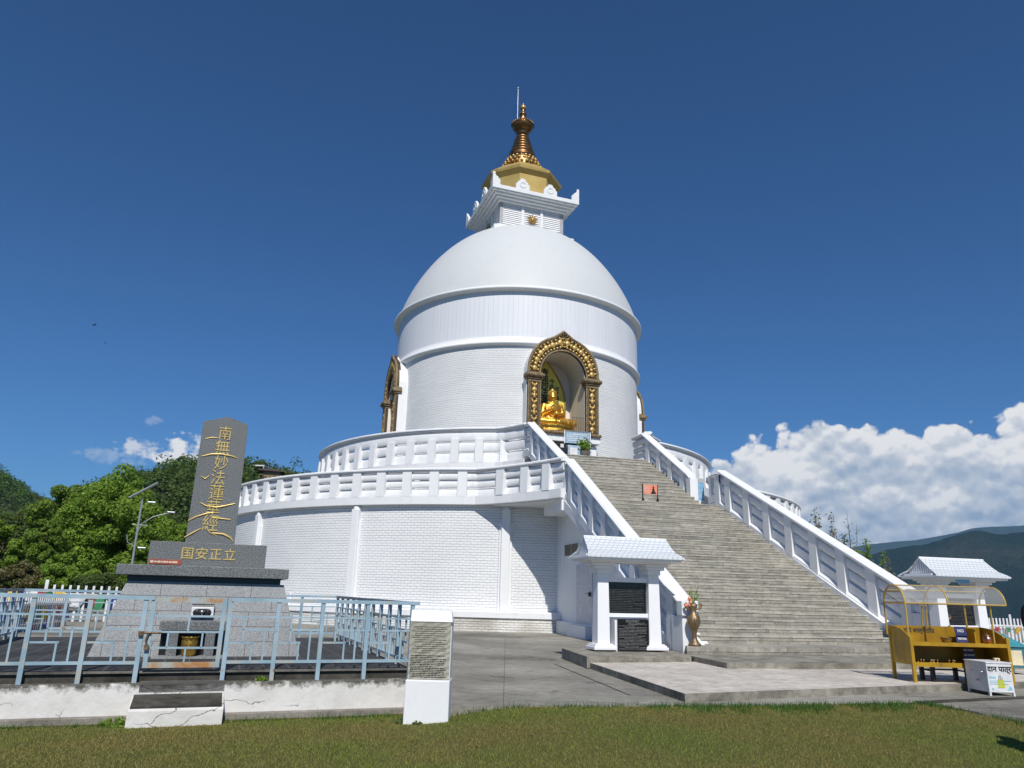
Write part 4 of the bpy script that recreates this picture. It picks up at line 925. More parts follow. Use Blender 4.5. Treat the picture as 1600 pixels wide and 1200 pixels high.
plaza = [(-.95, 9.62), (.6, 10.12), (2.45, 10.42), (4.5, 10.95), (6.09, 11.38), (6.3, 10.5), (6.9, 9.6), (9, 8.6), (24, 8), (40, 14), (48, 40), (38, 62), (10, 74), (-16, 66), (-30, 46), (-24, 24), (-8.9, 15.2), (-3.4, 16.9), (-1.1, 10.4)]
sheet('plaza_paving', plaza, .0, G0 + .01, 'plaza_concrete', 'platform_edge')
q = MB(); q.bar((1.02, 15.9, .248), (1.80, 11.3, .248), .035, .01); q.build('drain_joint', MT['stone_dark'])['kind'] = 'structure'
q = MB(); q.bar((5.95, 11.33, .24), (13, 14.4, .24), .16, .05); q.build('gutter', MT['stone_dark'])['kind'] = 'structure'

# ---- notice shelters
def roof_mesh(q, rw, rd, ew, ed, z0, z1, ov=.06):
    """gabled roof with flared eaves: ridge length 2rw, eaves 2ew x 2ed"""
    prof = [(0, z1), (.30, z0 + (z1 - z0) * .64), (.60, z0 + (z1 - z0) * .32), (.80, z0 + .09), (1.0, z0 + .02)]
    xr = [rw, rw + (ew - rw) * .12, rw + (ew - rw) * .3, rw + (ew - rw) * .62, ew]
    for s in (-1, 1):
        top = [];
        for (t, z), x in zip(prof, xr): top += [(-x, s * ed * t, z), (x, s * ed * t, z)]
        vs = top + [(x, y, z - .035) for x, y, z in top]
        n = len(prof); fs = []
        for i in range(n - 1):
            a, b_ = 2 * i, 2 * i + 2; fs.append((a, a + 1, b_ + 1, b_)); fs.append((a + 2 * n, b_ + 2 * n, b_ + 1 + 2 * n, a + 1 + 2 * n)); fs.append((a, b_, b_ + 2 * n, a + 2 * n)); fs.append((a + 1, a + 1 + 2 * n, b_ + 1 + 2 * n, b_ + 1))
        fs.append((2 * n - 2, 2 * n - 1, 4 * n - 1, 4 * n - 2)); q.add(vs, fs)
def make_shelter():
    e = empty('notice_shelter', (0, 0, 0), PHI)
    cx, yf = .60, 0
    for s in (-1, 1):
        q = MB(); q.box((s * .60, 0, .86), (.29, .34, 1.5), taper=(.86, .9)); q.box((s * .60, 0, .06), (.52, .56, .06)); q.box((s * .60, 0, .10), (.46, .5, .05)); q.box((s * .60, 0, .135), (.40, .44, .03)); 
        q.box((s * .60, 0, 1.66), (.30, .38, .10)); q.box((s * .62, 0, 1.745), (.42, .46, .07)); q.box((s * .64, 0, 1.81), (.52, .54, .06)); q.build('column', MT['shrine_white'], e, bevel=.008)
    q = MB(); q.b2((-.95, -.34, 1.841), (.95, .34, 1.93)); q.build('lintel', MT['shrine_white'], e, bevel=.01)
    q = MB(); q.b2((-.47, -.09, .70), (.47, .09, .78)); q.b2((-.47, -.09, 1.44), (.47, .09, 1.54)); q.b2((-.47, .02, .78), (.47, .09, 1.44)); q.build('board_frame', MT['shrine_white'], e)
    q = MB(); q.b2((-.455, -.03, .785), (.455, .015, 1.435)); bd = q.build('upper_board', MT['black_slab'], e)
    dashes('lettering', MT['dim_letter'], bd, -.42, .42, .80, 1.33, 15, -.034, 11, .38, .95, .015, .05); dashes('heading', MT['dim_letter'], bd, -.24, .30, 1.345, 1.40, 1, -.034, 12, .5, 1, .05, .09)
    q = MB(); roof_mesh(q, 1.0, .2, 1.13, .64, 1.955, 2.41); rf = q.build('roof', MT['shingle_white'], e)
    q = MB(); q.b2((-1.12, -.62, 1.925), (1.12, .62, 1.965)); q.b2((-1.08, -.58, 1.885), (1.08, .58, 1.93)); q.build('eaves', MT['shrine_white'], e)
    for s in (-1, 1): q = MB(); q.extr([(-.40, 2.02), (.40, 2.02), (0, 2.37)], s * .95, s * .99, axis='x'); q.build('gable', MT['grille_white'], e)
    q = MB(); q.box((0, 0, 1.99), (2.2, .92, .05)); q.build('eaves_board', MT['shrine_white'], e)
    q = MB(); q.tube([(-1.0, 0, 2.41), (1.0, 0, 2.41)], .022, 8); q.build('ridge', MT['shrine_white'], e)
    return e
b = NB('shingle_white'); v = b.map(); t = b.N.new('ShaderNodeTexBrick'); b.L.new(v, t.inputs['Vector']); t.inputs['Scale'].default_value = 1; t.inputs['Brick Width'].default_value = .12; t.inputs['Row Height'].default_value = .075; t.inputs['Mortar Size'].default_value = .009; t.inputs['Mortar Smooth'].default_value = .2
c = b.mix(b.math('MULTIPLY', t.outputs['Fac'], .7), (.70, .73, .76), (.33, .36, .40)); c = b.mix(b.ramp(b.noise(v, 5, 5), [(.5, 0), (.8, .25)]), c, (.5, .52, .52)); b.set(Base_Color=c, Roughness=.5); b.bump(b.math('MULTIPLY', t.outputs['Fac'], -1), .6, .012)
b = NB('grille_white'); v = b.map(); s3 = b.N.new('ShaderNodeSeparateXYZ'); b.L.new(v, s3.inputs[0]); fr = b.math('LESS_THAN', b.math('FRACT', b.math('MULTIPLY', s3.outputs[1], 14)), .35); b.set(Base_Color=b.mix(fr, (.78, .79, .82), (.35, .38, .42)), Roughness=.5)
SH = make_shelter(); SH.location = SW(-4.42, 27.55, .47); tag(SH, 'white tiled notice shelter left of the stair with two black lettered slabs', 'notice board', 'white notice shelters at the stair foot')
# lower slab leaning in the first shelter only
q = MB(); q.b2((-.36, -.20, .0), (.40, .05, .64)); sl = q.build('lower_stand', MT['shrine_white'], SH); q = MB(); q.b2((-.31, -.245, .01), (.41, -.205, .665)); ls = q.build('lower_board', MT['black_slab'], SH)
dashes('lettering', MT['grey_letter'], ls, -.29, .37, .04, .60, 19, -.248, 21, .32, .55, .012, .05, indent=lambda i, r: (.22 if i < 2 else r.choice((0, 0, .02, .13)))); dashes('heading', MT['grey_letter'], ls, -.12, .2, .60, .65, 2, -.248, 22, .5, 1, .03, .06)
SH2 = copy_tree(SH, None); SH2.scale = (.94, .94, .94); SH2.location = SW(3.72, 28.3, .42); tag(SH2, 'white tiled notice shelter right of the stair, behind the yellow lamp stand', 'notice board', 'white notice shelters at the stair foot')
q = MB(); q.b2((-.28, -.36, 1.80), (.12, -.345, 1.93)); q.build('blue_plate', MT['sky_sign'] if 0 else MT['banner_blue2'] if 'banner_blue2' in MT else MT['sky_sign'], SH2)
sl1 = MB(); sl1.prism([w2(-5.92, 29.12), w2(-3.56, 28.84), w2(-3.2, 27.0), w2(-5.7, 26.9)], .26, .47); o = sl1.build('shelter_plinth', MT['platform_edge']); o['kind'] = 'structure'
q = MB(); q.prism([w2(2.4, 29.2), w2(5.2, 29.2), w2(5.2, 27.6), w2(3.5, 27.6), w2(3.5, 28.3)], .3, .40); o = q.build('shelter_plinth', MT['platform_edge']); o['kind'] = 'structure'

# ---- bronze vases with flowers at the foot of each parapet
def vase(name, loc, sc, label, seed, fl=True):
    e = empty(name, loc, 0, label, 'vase', 'offering vases at the stair foot')
    q = MB(); q.lathe([(0, 0), (.14, 0), (.15, .04), (.10, .09), (.06, .16), (.055, .26), (.08, .36), (.14, .48), (.155, .56), (.13, .65), (.07, .72), (.065, .78), (.09, .86), (.11, .92), (.085, .90), (.05, .8)], 28); o = q.build('body', MT['vase_bronze'], e); o.scale = (sc, sc, sc)
    q = MB()
    for s in (-1, 1): q.tube([(s * .06, 0, .80), (s * .16, 0, .84), (s * .19, 0, .90), (s * .15, 0, .95)], [.02, .03, .03, .015], 8)
    q.tube([(0, -.15, .6), (0, -.17, .56), (0, -.15, .5)], .02, 6); q.build('handles', MT['vase_bronze'], e).scale = (sc, sc, sc)
    q = MB(); l = MB(); rnd = random.Random(seed)
    for i in range(4):
        a = rnd.uniform(0, 6.3); h = rnd.uniform(.2, .42); tip = Vector((.13 * cos(a), .13 * sin(a), .9 + h)) * sc; q.tube([(0, 0, .85 * sc), (.04 * cos(a), .04 * sin(a), .9 * sc + h * .5), tip], .006, 5)
        for j in range(5):
            c = Vector((0, 0, .88 * sc)).lerp(tip, rnd.uniform(.4, 1)); a_ = Vector((rnd.gauss(0, 1), rnd.gauss(0, 1), rnd.gauss(0, .6))).normalized() * .045; b_ = a_.orthogonal().normalized() * .02; l.add([c - a_, c + b_, c + a_, c - b_], [(0, 1, 2, 3)])
    q.build('stems', MT['leaf_mid'], e, fix=False); l.build('leaves', MT['leaf_bright'], e, fix=False)
    q = MB()
    for i in range(6): c = Vector((-.10 + rnd.uniform(-.07, .05), rnd.uniform(-.05, .05), rnd.uniform(.85, 1.05))) * sc; q.ell(c, (.04, .04, .04), 8, 5)
    q.build('blossoms', MT['orange_sign'] if fl else MT['wax'], e)
    return e
vase('flower_vase', SW(-3.06, 28.05, .61), .95, 'bronze handled vase with flowers at the foot of the left stair parapet', 2)
vase('flower_vase', SW(3.25, 28.35, .615), .82, 'bronze vase with dried flowers behind the yellow stand, at the right parapet', 5, False)
# ------------------------------------------------------------------ yellow butter-lamp stand
CT = empty('lamp_stand', (6.80, 13.02, .36), 0, 'yellow metal butter lamp stand under a hooped clear plastic canopy', 'stand')
CW, CD = 1.62, .66       # width, depth (towards +y)
q = MB()
for x, y in ((0, 0), (0, CD), (CW, 0), (CW, CD)): q.b2((x - .025, y - .025, 0), (x + .025, y + .025, .74 if y == 0 else .86))
q.build('legs', MT['yellow_paint'], CT)
q = MB(); 
for x in (.42, 1.0): q.b2((x - .03, .18, 0), (x + .03, .24, .27)); q.b2((x - .03, .52, 0), (x + .03, .58, .27)); q.bar((x, .2, .17), (x, .55, .17), .025)
q.bar((.42, .55, .17), (1.0, .55, .17), .025); q.build('inner_frame', MT['black'], CT)
q = MB(); q.b2((0, .0, .27), (CW, CD, .30)); q.b2((0, -.02, .25), (CW, 0, .32)); q.build('lower_shelf', MT['yellow_paint'], CT)
q = MB(); q.b2((0, .0, .60), (CW, CD, .62)); q.b2((0, -.02, .58), (CW, 0, .64)); q.build('upper_shelf', MT['yellow_paint'], CT)
q = MB(); q.b2((.02, CD - .02, .30), (CW - .02, CD, .88)); q.b2((1.30, .35, .62), (1.32, CD - .02, .86)); q.build('back_panel', MT['yellow_paint'], CT)
for s, x in ((0, -.012), (1, CW - .012)):
    q = MB(); q.extr([(0, .27), (CD, .27), (CD, .88), (CD * .7, .865), (CD * .4, .83), (CD * .15, .765), (0, .68)], x, x + .024, axis='x'); q.build('side_panel', MT['yellow_paint'], CT)
q = MB()
ARC = [pi * i / 14 for i in range(15)]
def hoop(x, foot, front=True, back=True, y0=-.02):
    P = [(x, CD / 2 + y0 - (CD / 2 + .03) * cos(t), 1.26 + .30 * sin(t)) for t in ARC]
    if front: P = [(x, P[0][1], foot)] + P
    if back: P = P + [(x, P[-1][1], foot)]
    q.tube(P, .016, 7)
hoop(-.05, .72, True, True); hoop(.68, .88, False, True); hoop(1.66, 1.26, False, False); q.tube([(1.36, CD - .02, .8), (1.36, CD - .02, 1.26)], .016, 6); q.tube([(.58, CD, .85), (.62, CD, 1.26)], .016, 6); q.tube([(1.42, 0.02, .64), (1.42, 0, 1.26)], .014, 6)
for y in (-.05, CD + .01): q.tube([(-.05, y, 1.26), (1.66, y, 1.26)], .014, 7)
q.tube([(-.05, CD / 2 - .02, 1.56), (1.66, CD / 2 - .02, 1.56)], .011, 6); q.tube([(-.05, CD / 2 - .02 + .22, 1.48), (1.66, CD / 2 + .2, 1.48)], .009, 6); q.tube([(-.05, -.05, 1.27), (-.05, CD + .01, 1.27)], .012, 6); q.tube([(-.05, .1, 1.45), (-.05, CD - .1, 1.45)], .009, 6)
cn = q.build('canopy_frame', MT['yellow_pipe'], CT)
q = MB(); P = [(CD / 2 - .02 - (CD / 2 + .035) * cos(t), 1.262 + .305 * sin(t)) for t in ARC]; n = len(P)
q.add([(-.05, y, z) for y, z in P] + [(1.66, y, z) for y, z in P], [(i, i + 1, n + i + 1, n + i) for i in range(n - 1)], True); q.build('plastic_sheet', MT['clear_plastic'], cn)
text_mesh('lettering', 'दिप बाल्ने ठाँउ', .10, MT['dark_letter'], CT, (.50, CD - .024, .80), align='CENTER', extrude=.002, bold=.002)
def plate(name, loc, w_, h, lines, par=None, lab=None, mat='blue_sign', cat='sign', tilt=-.12):
    e = empty(name, loc, 0, lab, cat); q = MB(); q.box((0, 0, h / 2), (w_, .008, h)); o = q.build('board', MT[mat], e); e.rotation_euler.x = tilt
    for i, (t, s) in enumerate(lines): text_mesh('lettering', t, s, MT['white_paint'], o, (0, -.006, h * (1 - (i + .55) / len(lines)) ), extrude=.001, bold=.002)
    return e
plate('rule_sign', (7.93, 13.02 + .44, .99), .20, .26, [('NO', .07), ('TIKTOK', .043)], lab='dark blue plate with two white words propped on the upper shelf of the yellow stand')
plate('rule_sign', (8.00, 13.02 + .40, .67), .19, .24, [('NO VIDEO', .035), ('NO DANCE', .035), ('SILENCE', .035)], lab='dark blue plate with three lines, propped on the lower shelf of the yellow stand')
def bowl(loc, r, mat, label, name='offering_bowl', cat='bowl', prof=None):
    e = empty(name, loc, 0, label, cat); q = MB(); q.lathe([(a * r, z * r) for a, z in (prof or [(0, 0), (.45, 0), (.8, .25), (1, .75), (.96, 1.1), (1.02, 1.15), (.93, 1.1), (.9, .7), (0, .2)])], 28); q.build('body', MT[mat], e); return e
bw = bowl((7.50, 13.02 + .18, .98), .085, 'brass', 'brass singing bowl on the upper shelf of the yellow stand')
jr = bowl((8.25, 13.02 + .25, .98), .075, 'copper', 'round copper water pot with a lid on the upper shelf of the yellow stand', 'copper_pot', 'pot', [(0, 0), (.6, 0), (1, .5), (1.05, 1.0), (.9, 1.5), (.55, 1.75), (.8, 1.85), (.5, 2.0), (.2, 2.1), (.12, 2.35), (0, 2.4)])
rnd = random.Random(3)
def lamp_proto():
    e = empty('butter_lamp', (0, 0, 0)); q = MB(); q.lathe([(0, 0), (.018, 0), (.016, .006), (.005, .014), (.005, .03), (.012, .036), (.02, .05), (.018, .05), (0, .042)], 12); q.build('cup', MT['brass'], e)
    q = MB(); q.tube([(0, 0, .042), (.002, 0, .062)], .003, 5); q.build('wick', MT['wax'], e); return e
lp = None
spots = [(.10 + rnd.uniform(0, .42), .08 + rnd.uniform(0, .25)) for _ in range(16)] + [(.66, .1), (.76, .12), (.78, .2)] + [(1.16 + .05 * i, .16 + rnd.uniform(0, .05)) for i in range(7)]
for i, (x, y) in enumerate(spots):
    o = lamp_proto() if i == 0 else copy_tree(lp); lp = lp or o; o.location = (6.8 + x, 13.02 + y, .66)
    tag(o, 'small brass butter lamp %s of the yellow stand' % ('clustered at the left of the lower shelf' if i < 16 else 'near the middle of the lower shelf' if i < 19 else 'in the right row of the lower shelf'), 'lamp', ['butter lamps clustered at the left of the shelf', 'butter lamps near the middle of the shelf', 'butter lamps in the right hand row'][0 if i < 16 else 1 if i < 19 else 2])
e = empty('candle_packet', (8.27, 13.02 + .12, .66), 0, 'small cream packet of candles at the right end of the lower shelf', 'packet'); q = MB(); q.b2((-.045, -.03, 0), (.045, .03, .11)); q.build('carton', MT['wax'], e, bevel=.004); q = MB(); q.b2((-.012, -.033, .02), (.012, -.031, .09)); q.build('print', MT['black'], e)

# ---- white donation box and teal box
DB = empty('donation_box', (7.64, 12.42, G0 + .01), .04, 'white donation box with a printed front, before the yellow stand', 'box')
q = MB(); q.b2((0, 0, .06), (.47, .62, .56)); bd = q.build('body', MT['white_paint'], DB, bevel=.008); q = MB()
for x in (.015, .455): q.b2((x - .015, -.005, 0), (x + .015, .04, .06)); q.b2((x - .015, .58, 0), (x + .015, .615, .06))
q.build('feet', MT['white_paint'], DB); q = MB(); q.b2((-.012, -.012, .555), (.482, .63, .575)); q.build('lid', MT['white_paint'], DB)
q = MB(); q.tube([(-.012, .1, .40), (-.05, .1, .40), (-.05, .1, .34)], .012, 6); q.tube([(-.01, .40, .40), (-.05, .40, .40)], .012, 6); q.tube([(-.01, .25, .25), (-.06, .25, .25)], .015, 8); q.build('hasp', MT['steel'], DB)
text_mesh('lettering', 'दान पात्र', .13, MT['ink'], DB, (.235, -.004, .455), extrude=.002, bold=.003)
q = MB(); q.extr([(.17, .14), (.30, .14), (.29, .28), (.18, .28)], -.006, -.001); q.build('drawing', MT['lime'], DB)
q = MB(); q.tube([(.2, -.006, .28), (.21, -.006, .34)], .008, 5); q.tube([(.235, -.006, .28), (.235, -.006, .36)], .008, 5); q.tube([(.26, -.006, .28), (.275, -.006, .33)], .008, 5); q.build('drawn_fingers', MT['grey_plaster'], DB)
q = MB(); q.b2((.03, -.004, .30), (.15, -.001, .33)); q.b2((.34, -.004, .10), (.44, -.001, .12)); q.ell((.40, -.003, .14), (.03, .003, .03), 8, 5); q.ell((.07, -.003, .12), (.02, .003, .02), 8, 5); q.build('print', MT['light_blue'], DB); dashes('small_print', MT['light_blue'], DB, .03, .44, .19, .27, 3, -.003, 4, .3, .5)
DB.scale = (.87, .87, .87)
TB = empty('teal_box', (9.35, 15.0, .36), -.05, 'teal donation box with a sloping top, right of the yellow stand', 'box')
q = MB(); q.b2((0, 0, .12), (.72, .6, .50)); q.build('body', MT['teal_frame'], TB, bevel=.01); q = MB(); q.add([(-.03, -.03, .5), (.75, -.03, .5), (.75, .63, .5), (-.03, .63, .5), (.1, .26, .78), (.32, .26, .78), (.32, .4, .78), (.1, .4, .78)], [(0, 3, 2, 1), (4, 5, 6, 7), (0, 1, 5, 4), (1, 2, 6, 5), (2, 3, 7, 6), (3, 0, 4, 7)]); q.build('lid', MT['teal_paint'], TB, bevel=.01)
q = MB()
for x in (.03, .69):
    for y in (.03, .57): q.b2((x - .03, y - .03, 0), (x + .03, y + .03, .13))
q.build('legs', MT['teal_frame'], TB); q = MB(); q.b2((.1, -.012, .17), (.58, -.002, .44)); q.build('sheet', MT['wax'], TB)
FM = empty('folding_bench', (10.25, 15.1, .36), .1, 'low dark metal bench frame standing right of the teal box', 'bench'); q = MB()
q.tube([(0, 0, .36), (.9, 0, .33)], .015, 6); q.tube([(0, 0, .17), (.9, 0, .15)], .015, 6); q.tube([(0, .3, .36), (.9, .3, .33)], .015, 6)
for x in (.02, .88): q.tube([(x, 0, 0), (x, 0, .36), (x, .3, .36), (x, .3, 0)], .015, 6)
q.build('frame', MT['black'], FM)

# ------------------------------------------------------------------ memorial enclosure   frame: origin at its front right corner, x to the right along the front
EA = rad(21.4); EO = Vector((-1.23, 10.30, 0)); ER = Matrix.Rotation(EA, 3, 'Z')
def EW(x, y, z=0): return EO + ER @ Vector((x, y, z))
EWD, EDP = 5.75, 6.45
pw = empty('plinth_wall', EO, EA, 'low cracked whitewashed wall under the blue fence of the memorial', 'wall')
q = MB(); gx0, gx1 = -3.42, -2.22
q.b2((-EWD - 1.5, -.02, .0), (.02, .30, .50)); q.b2((-.30, .30, .0), (.02, EDP, .50)); q.b2((-EWD, .3, 0), (-EWD + .3, EDP, .5)); q.b2((-EWD, EDP - .3, 0), (.02, EDP, .499)); q.build('wall', MT['peeling_whitewash'], pw, bevel=.015)
q = MB(); q.b2((-EWD - 1.5, -.13, .0), (-3.25, -.021, .165)); q.b2((-2.25, -.13, .0), (.02, -.021, .165)); q.build('skirting', MT['skirting'], pw, bevel=.01)
q = MB(); q.b2((-EWD - 1.5, .12, .50), (.02, EDP - .12, .60)); q.build('dark_course', MT['stone_dark'], pw)
q = MB(); q.b2((-EWD - 1.5, .10, .60), (.03, EDP - .1, .625)); o = q.build('memorial_deck', MT['deck_tiles'], pw)
q = MB(); q.b2((-EWD - 1.5, .085, .598), (.03, .0995, .624)); q.build('tile_nosing', MT['tile_edge'], pw)
sb = empty('gate_step', EW(-3.02, -.02, 0), EA, 'cracked white concrete block step below the memorial gate', 'step'); q = MB(); q.extr([(-.44, -.02), (-.02, -.02), (-.02, .37), (-.44, .28)], -.22, .76, axis='x'); q.build('block', MT['peeling_whitewash'], sb, bevel=.02)
q = MB(); q.extr([(-.42, .287), (-.03, .369), (-.03, .386), (-.42, .302)], -.20, .74, axis='x'); q.build('tread', MT['stone_dark'], sb)
q = MB(); q.b2((-.16, -.0, .40), (.76, .10, .515)); q.build('upper_tread', MT['tile_edge'], sb)

FT = 1.42
def fence_post(q, x, y, zb, zt=FT, w_=.05): q.b2((x - w_ / 2, y - w_ / 2, zb), (x + w_ / 2, y + w_ / 2, zt))
def lattice(q, x0, x1, y, z0, z1, flip=False, axis='x'):
    """meander pattern of thin bars between two posts"""
    L_ = x1 - x0; fx = lambda t: x0 + L_ * t; H_ = z1 - z0; fz = lambda t: z0 + H_ * t; w_ = .022
    def hb(a, c, z):
        (q.b2((fx(a), y - w_ / 2, fz(z) - w_ / 2), (fx(c), y + w_ / 2, fz(z) + w_ / 2)) if axis == 'x' else q.b2((y - w_ / 2, fx(a), fz(z) - w_ / 2), (y + w_ / 2, fx(c), fz(z) + w_ / 2)))
    def vb(a, z, zz):
        (q.b2((fx(a) - w_ / 2, y - w_ / 2, fz(z)), (fx(a) + w_ / 2, y + w_ / 2, fz(zz))) if axis == 'x' else q.b2((y - w_ / 2, fx(a) - w_ / 2, fz(z)), (y + w_ / 2, fx(a) + w_ / 2, fz(zz))))
    hb(0, 1, .74); hb(.02, .56, .30); vb(.52, 0, .30); vb(.30, .30, .74); hb(.28, 1, .52); vb(.78, 0, .52)
def fence_run(name, xs, y, lab, axis='x', zb=.5, mat='blue_enamel', rail_w=.07, first=True, last=True, zt=FT, thin=False):
    e = empty(name, EO, EA, lab, 'fence'); z0, z1 = .72, zt
    for i, x in enumerate(xs):
        if (i == 0 and not first) or (i == len(xs) - 1 and not last): continue
        q = MB(); (fence_post(q, x, y, zb, zt) if axis == 'x' else fence_post(q, y, x, zb, zt)); q.build('post', MT[mat], e)
    q = MB()
    if axis == 'x': q.b2((xs[0], y - rail_w / 2, zt), (xs[-1] + (.09 if last else 0), y + rail_w / 2, zt + .045))
    else: q.b2((y - rail_w / 2, xs[0], zt), (y + rail_w / 2, xs[-1], zt + .045))
    q.build('top_rail', MT['blue_grey_enamel' if axis == 'y' else mat], e); q = MB()
    q.b2((xs[0], y - .016, .70), (xs[-1], y + .016, .735)) if axis == 'x' else q.b2((y - .016, xs[0], .70), (y + .016, xs[-1], .735))
    q.build('bottom_rail', MT[mat], e); q = MB()
    for a, c in zip(xs[:-1], xs[1:]): lattice(q, a + .02, c - .02, y, .735, zt, axis=axis)
    q.build('lattice', MT[mat], e); return e
FY = .06
pxs = [-4.44 - .60 * i for i in (4, 3, 2, 1)] + [-4.40, -3.83, -3.25]
fence_run('front_fence', pxs, FY, 'pale blue metal fence with a meander pattern, left of the memorial gate')
fence_run('front_fence', [-2.30, -1.73, -1.18, -.60, 0], FY, 'pale blue metal fence with a meander pattern, right of the memorial gate')
q = MB(); o = [c for c in bpy.data.objects if c.name.startswith('front_fence')][-1]
q.b2((-.03, .03, .05), (.03, .09, .52)); q.build('corner_foot', MT['blue_grey_enamel'], o)
fence_run('side_fence', [.06 + .61 * i for i in range(11)][:11], -.03, 'weathered blue side fence running back from the inscription pillar', axis='y', first=False, mat='blue_enamel')
fence_run('back_fence', [-5.7 + .71 * i for i in range(9)], EDP - .1, 'pale blue fence along the back of the memorial enclosure', zb=.5, last=False)
fence_run('left_fence', [.06 + .61 * i for i in range(11)], -EWD + .05, 'blue fence along the left side of the memorial enclosure', axis='y', first=False, mat='blue_enamel')
# gate: rusty frame, bolt and padlock
ga = empty('memorial_gate', EW(-3.19, FY, 0), EA, 'blue metal gate with a rusty top rail in the memorial fence', 'gate'); gw = .84
q = MB(); q.b2((0, -.022, .66), (.05, .022, FT + .03)); q.build('stile', MT['blue_enamel'], ga); q = MB(); q.b2((gw - .05, -.022, .66), (gw, .022, FT + .03)); q.build('stile', MT['blue_enamel'], ga)
q = MB(); q.b2((.05, -.02, FT - .02), (gw - .05, .02, FT + .03)); q.build('top_rail', MT['rusty_enamel'], ga); q = MB(); q.b2((.05, -.02, .66), (gw - .05, .02, .72)); q.build('bottom_rail', MT['rusty_enamel'], ga)
q = MB(); w_ = .011
for z in (.88 + .36, 1.06, .88): q.b2((.05, -w_, z - w_), (gw - .05, w_, z + w_))
q.b2((.43, -w_, 1.06), (.45, w_, 1.24)); q.b2((.22, -w_, .88), (.24, w_, 1.06)); q.b2((.60, -w_, .88), (.62, w_, 1.06)); q.b2((.43, -w_, .72), (.45, w_, .88)); q.build('lattice', MT['blue_enamel'], ga)
q = MB(); q.tube([(-.06, -.04, 1.05), (.16, -.04, 1.05)], .012, 6); q.b2((-.09, -.06, 1.02), (-.03, -.02, 1.07)); q.tube([(.02, -.04, 1.05), (.0, -.05, .98), (.01, -.05, .93)], .01, 6); q.b2((-.01, -.06, .86), (.04, -.04, .92)); q.build('bolt', MT['vase_bronze'], ga)

# ---- granite memorial
MA = rad(19.5); M0 = Vector((-4.36, 11.16, .625)); MN = empty('memorial_stele', M0, MA, 'grey granite memorial with a tall inscribed stele on a battered base', 'monument')
def frus(q, w0, w1, d0, d1, z0, z1, yc, mi=0):
    q.add([(-w0 / 2, yc - d0 / 2, z0), (w0 / 2, yc - d0 / 2, z0), (w0 / 2, yc + d0 / 2, z0), (-w0 / 2, yc + d0 / 2, z0), (-w1 / 2, yc - d1 / 2, z1), (w1 / 2, yc - d1 / 2, z1), (w1 / 2, yc + d1 / 2, z1), (-w1 / 2, yc + d1 / 2, z1)],
          [(0, 3, 2, 1), (4, 5, 6, 7), (0, 1, 5, 4), (1, 2, 6, 5), (2, 3, 7, 6), (3, 0, 4, 7)], mi=mi)
q = MB(); frus(q, 2.80, 2.16, 2.3, 1.94, 0, 1.015, 1.15); q.build('base', MT['granite_blocks'], MN)
q = MB(); q.b2((-1.06, .24, 1.015), (1.06, 2.06, 1.10)); q.build('cap_shadow_band', MT['granite_shadow'], MN).location.x = -.03  # shadow of the cap slab, painted as a dark band below it
q = MB(); q.b2((-1.18, .06, 1.10), (1.18, 2.24, 1.245)); q.build('cap_slab', MT['granite'], MN, bevel=.006).location.x = -.05
q = MB(); q.b2((-.83, .40, 1.245), (.83, 1.90, 1.60)); bk = q.build('name_block', MT['granite'], MN, bevel=.004); bk.location.x = -.05
q = MB(); q.extr([(-.36, 1.60), (.36, 1.60), (.345, 3.56), (.03, 3.67), (-.345, 3.55)], .80, 1.36); sl = q.build('stele', MT['granite'], MN, bevel=.006); sl.location.x = -.07
# brushed characters
for i, (ch, s, dx) in enumerate(zip('南無妙法蓮華經', (.24, .27, .25, .26, .27, .25, .28), (.01, 0, .01, -.01, 0, -.02, -.03))):
    text_mesh('gilt_character', ch, s, MT['gilt_letter'], sl, (dx, .795, 3.37 - i * .243), extrude=.006, sx=.9, bold=-.001)
q = MB()
def brush(pts, w_): 
    n = len(pts); q = MB(); q.tube([(x, .795, z) for x, z in pts], [w_ * (.25 + .75 * sin(pi * (i + .6) / n)) for i in range(n)], 6); q.build('brush_stroke', MT['gilt_letter'], sl)
brush([(-.30, 2.98), (-.15, 3.03), (0, 3.04), (.16, 3.02), (.25, 2.99)], .014); brush([(-.28, 3.27), (-.18, 3.3), (-.08, 3.30)], .008)
brush([(-.22, 2.24), (-.14, 2.20), (.02, 2.18), (.14, 2.21), (.30, 2.26)], .016); brush([(-.26, 2.66), (-.2, 2.62), (-.14, 2.68)], .012)
brush([(-.36, 1.95), (-.25, 2.02), (-.1, 2.08), (.02, 2.1)], .013); brush([(-.02, 2.02), (.12, 2.01), (.26, 2.0)], .013)
brush([(-.38, 1.64 + .05), (-.28, 1.76), (-.16, 1.84)], .014); brush([(.02, 1.78), (.18, 1.77), (.29, 1.72), (.34, 1.66)], .017); brush([(-.1, 1.88), (-.02, 1.78), (.08, 1.74)], .01)
for i, ch in enumerate('国安正立'): text_mesh('gilt_character', ch, .19, MT['gilt_letter'], bk, (-.30 + i * .20, .395, 1.425 - .0 * i), extrude=.005, bold=.001)
q = MB(); q.b2((-.86, .385, 1.265), (-.42, .398, 1.335)); o = q.build('red_plaque', MT['red_sign'], MN); dashes('lettering', MT['cream_text'], o, -.84, -.44, 1.275, 1.325, 1, .384, 5, .6, 1, .02, .045)
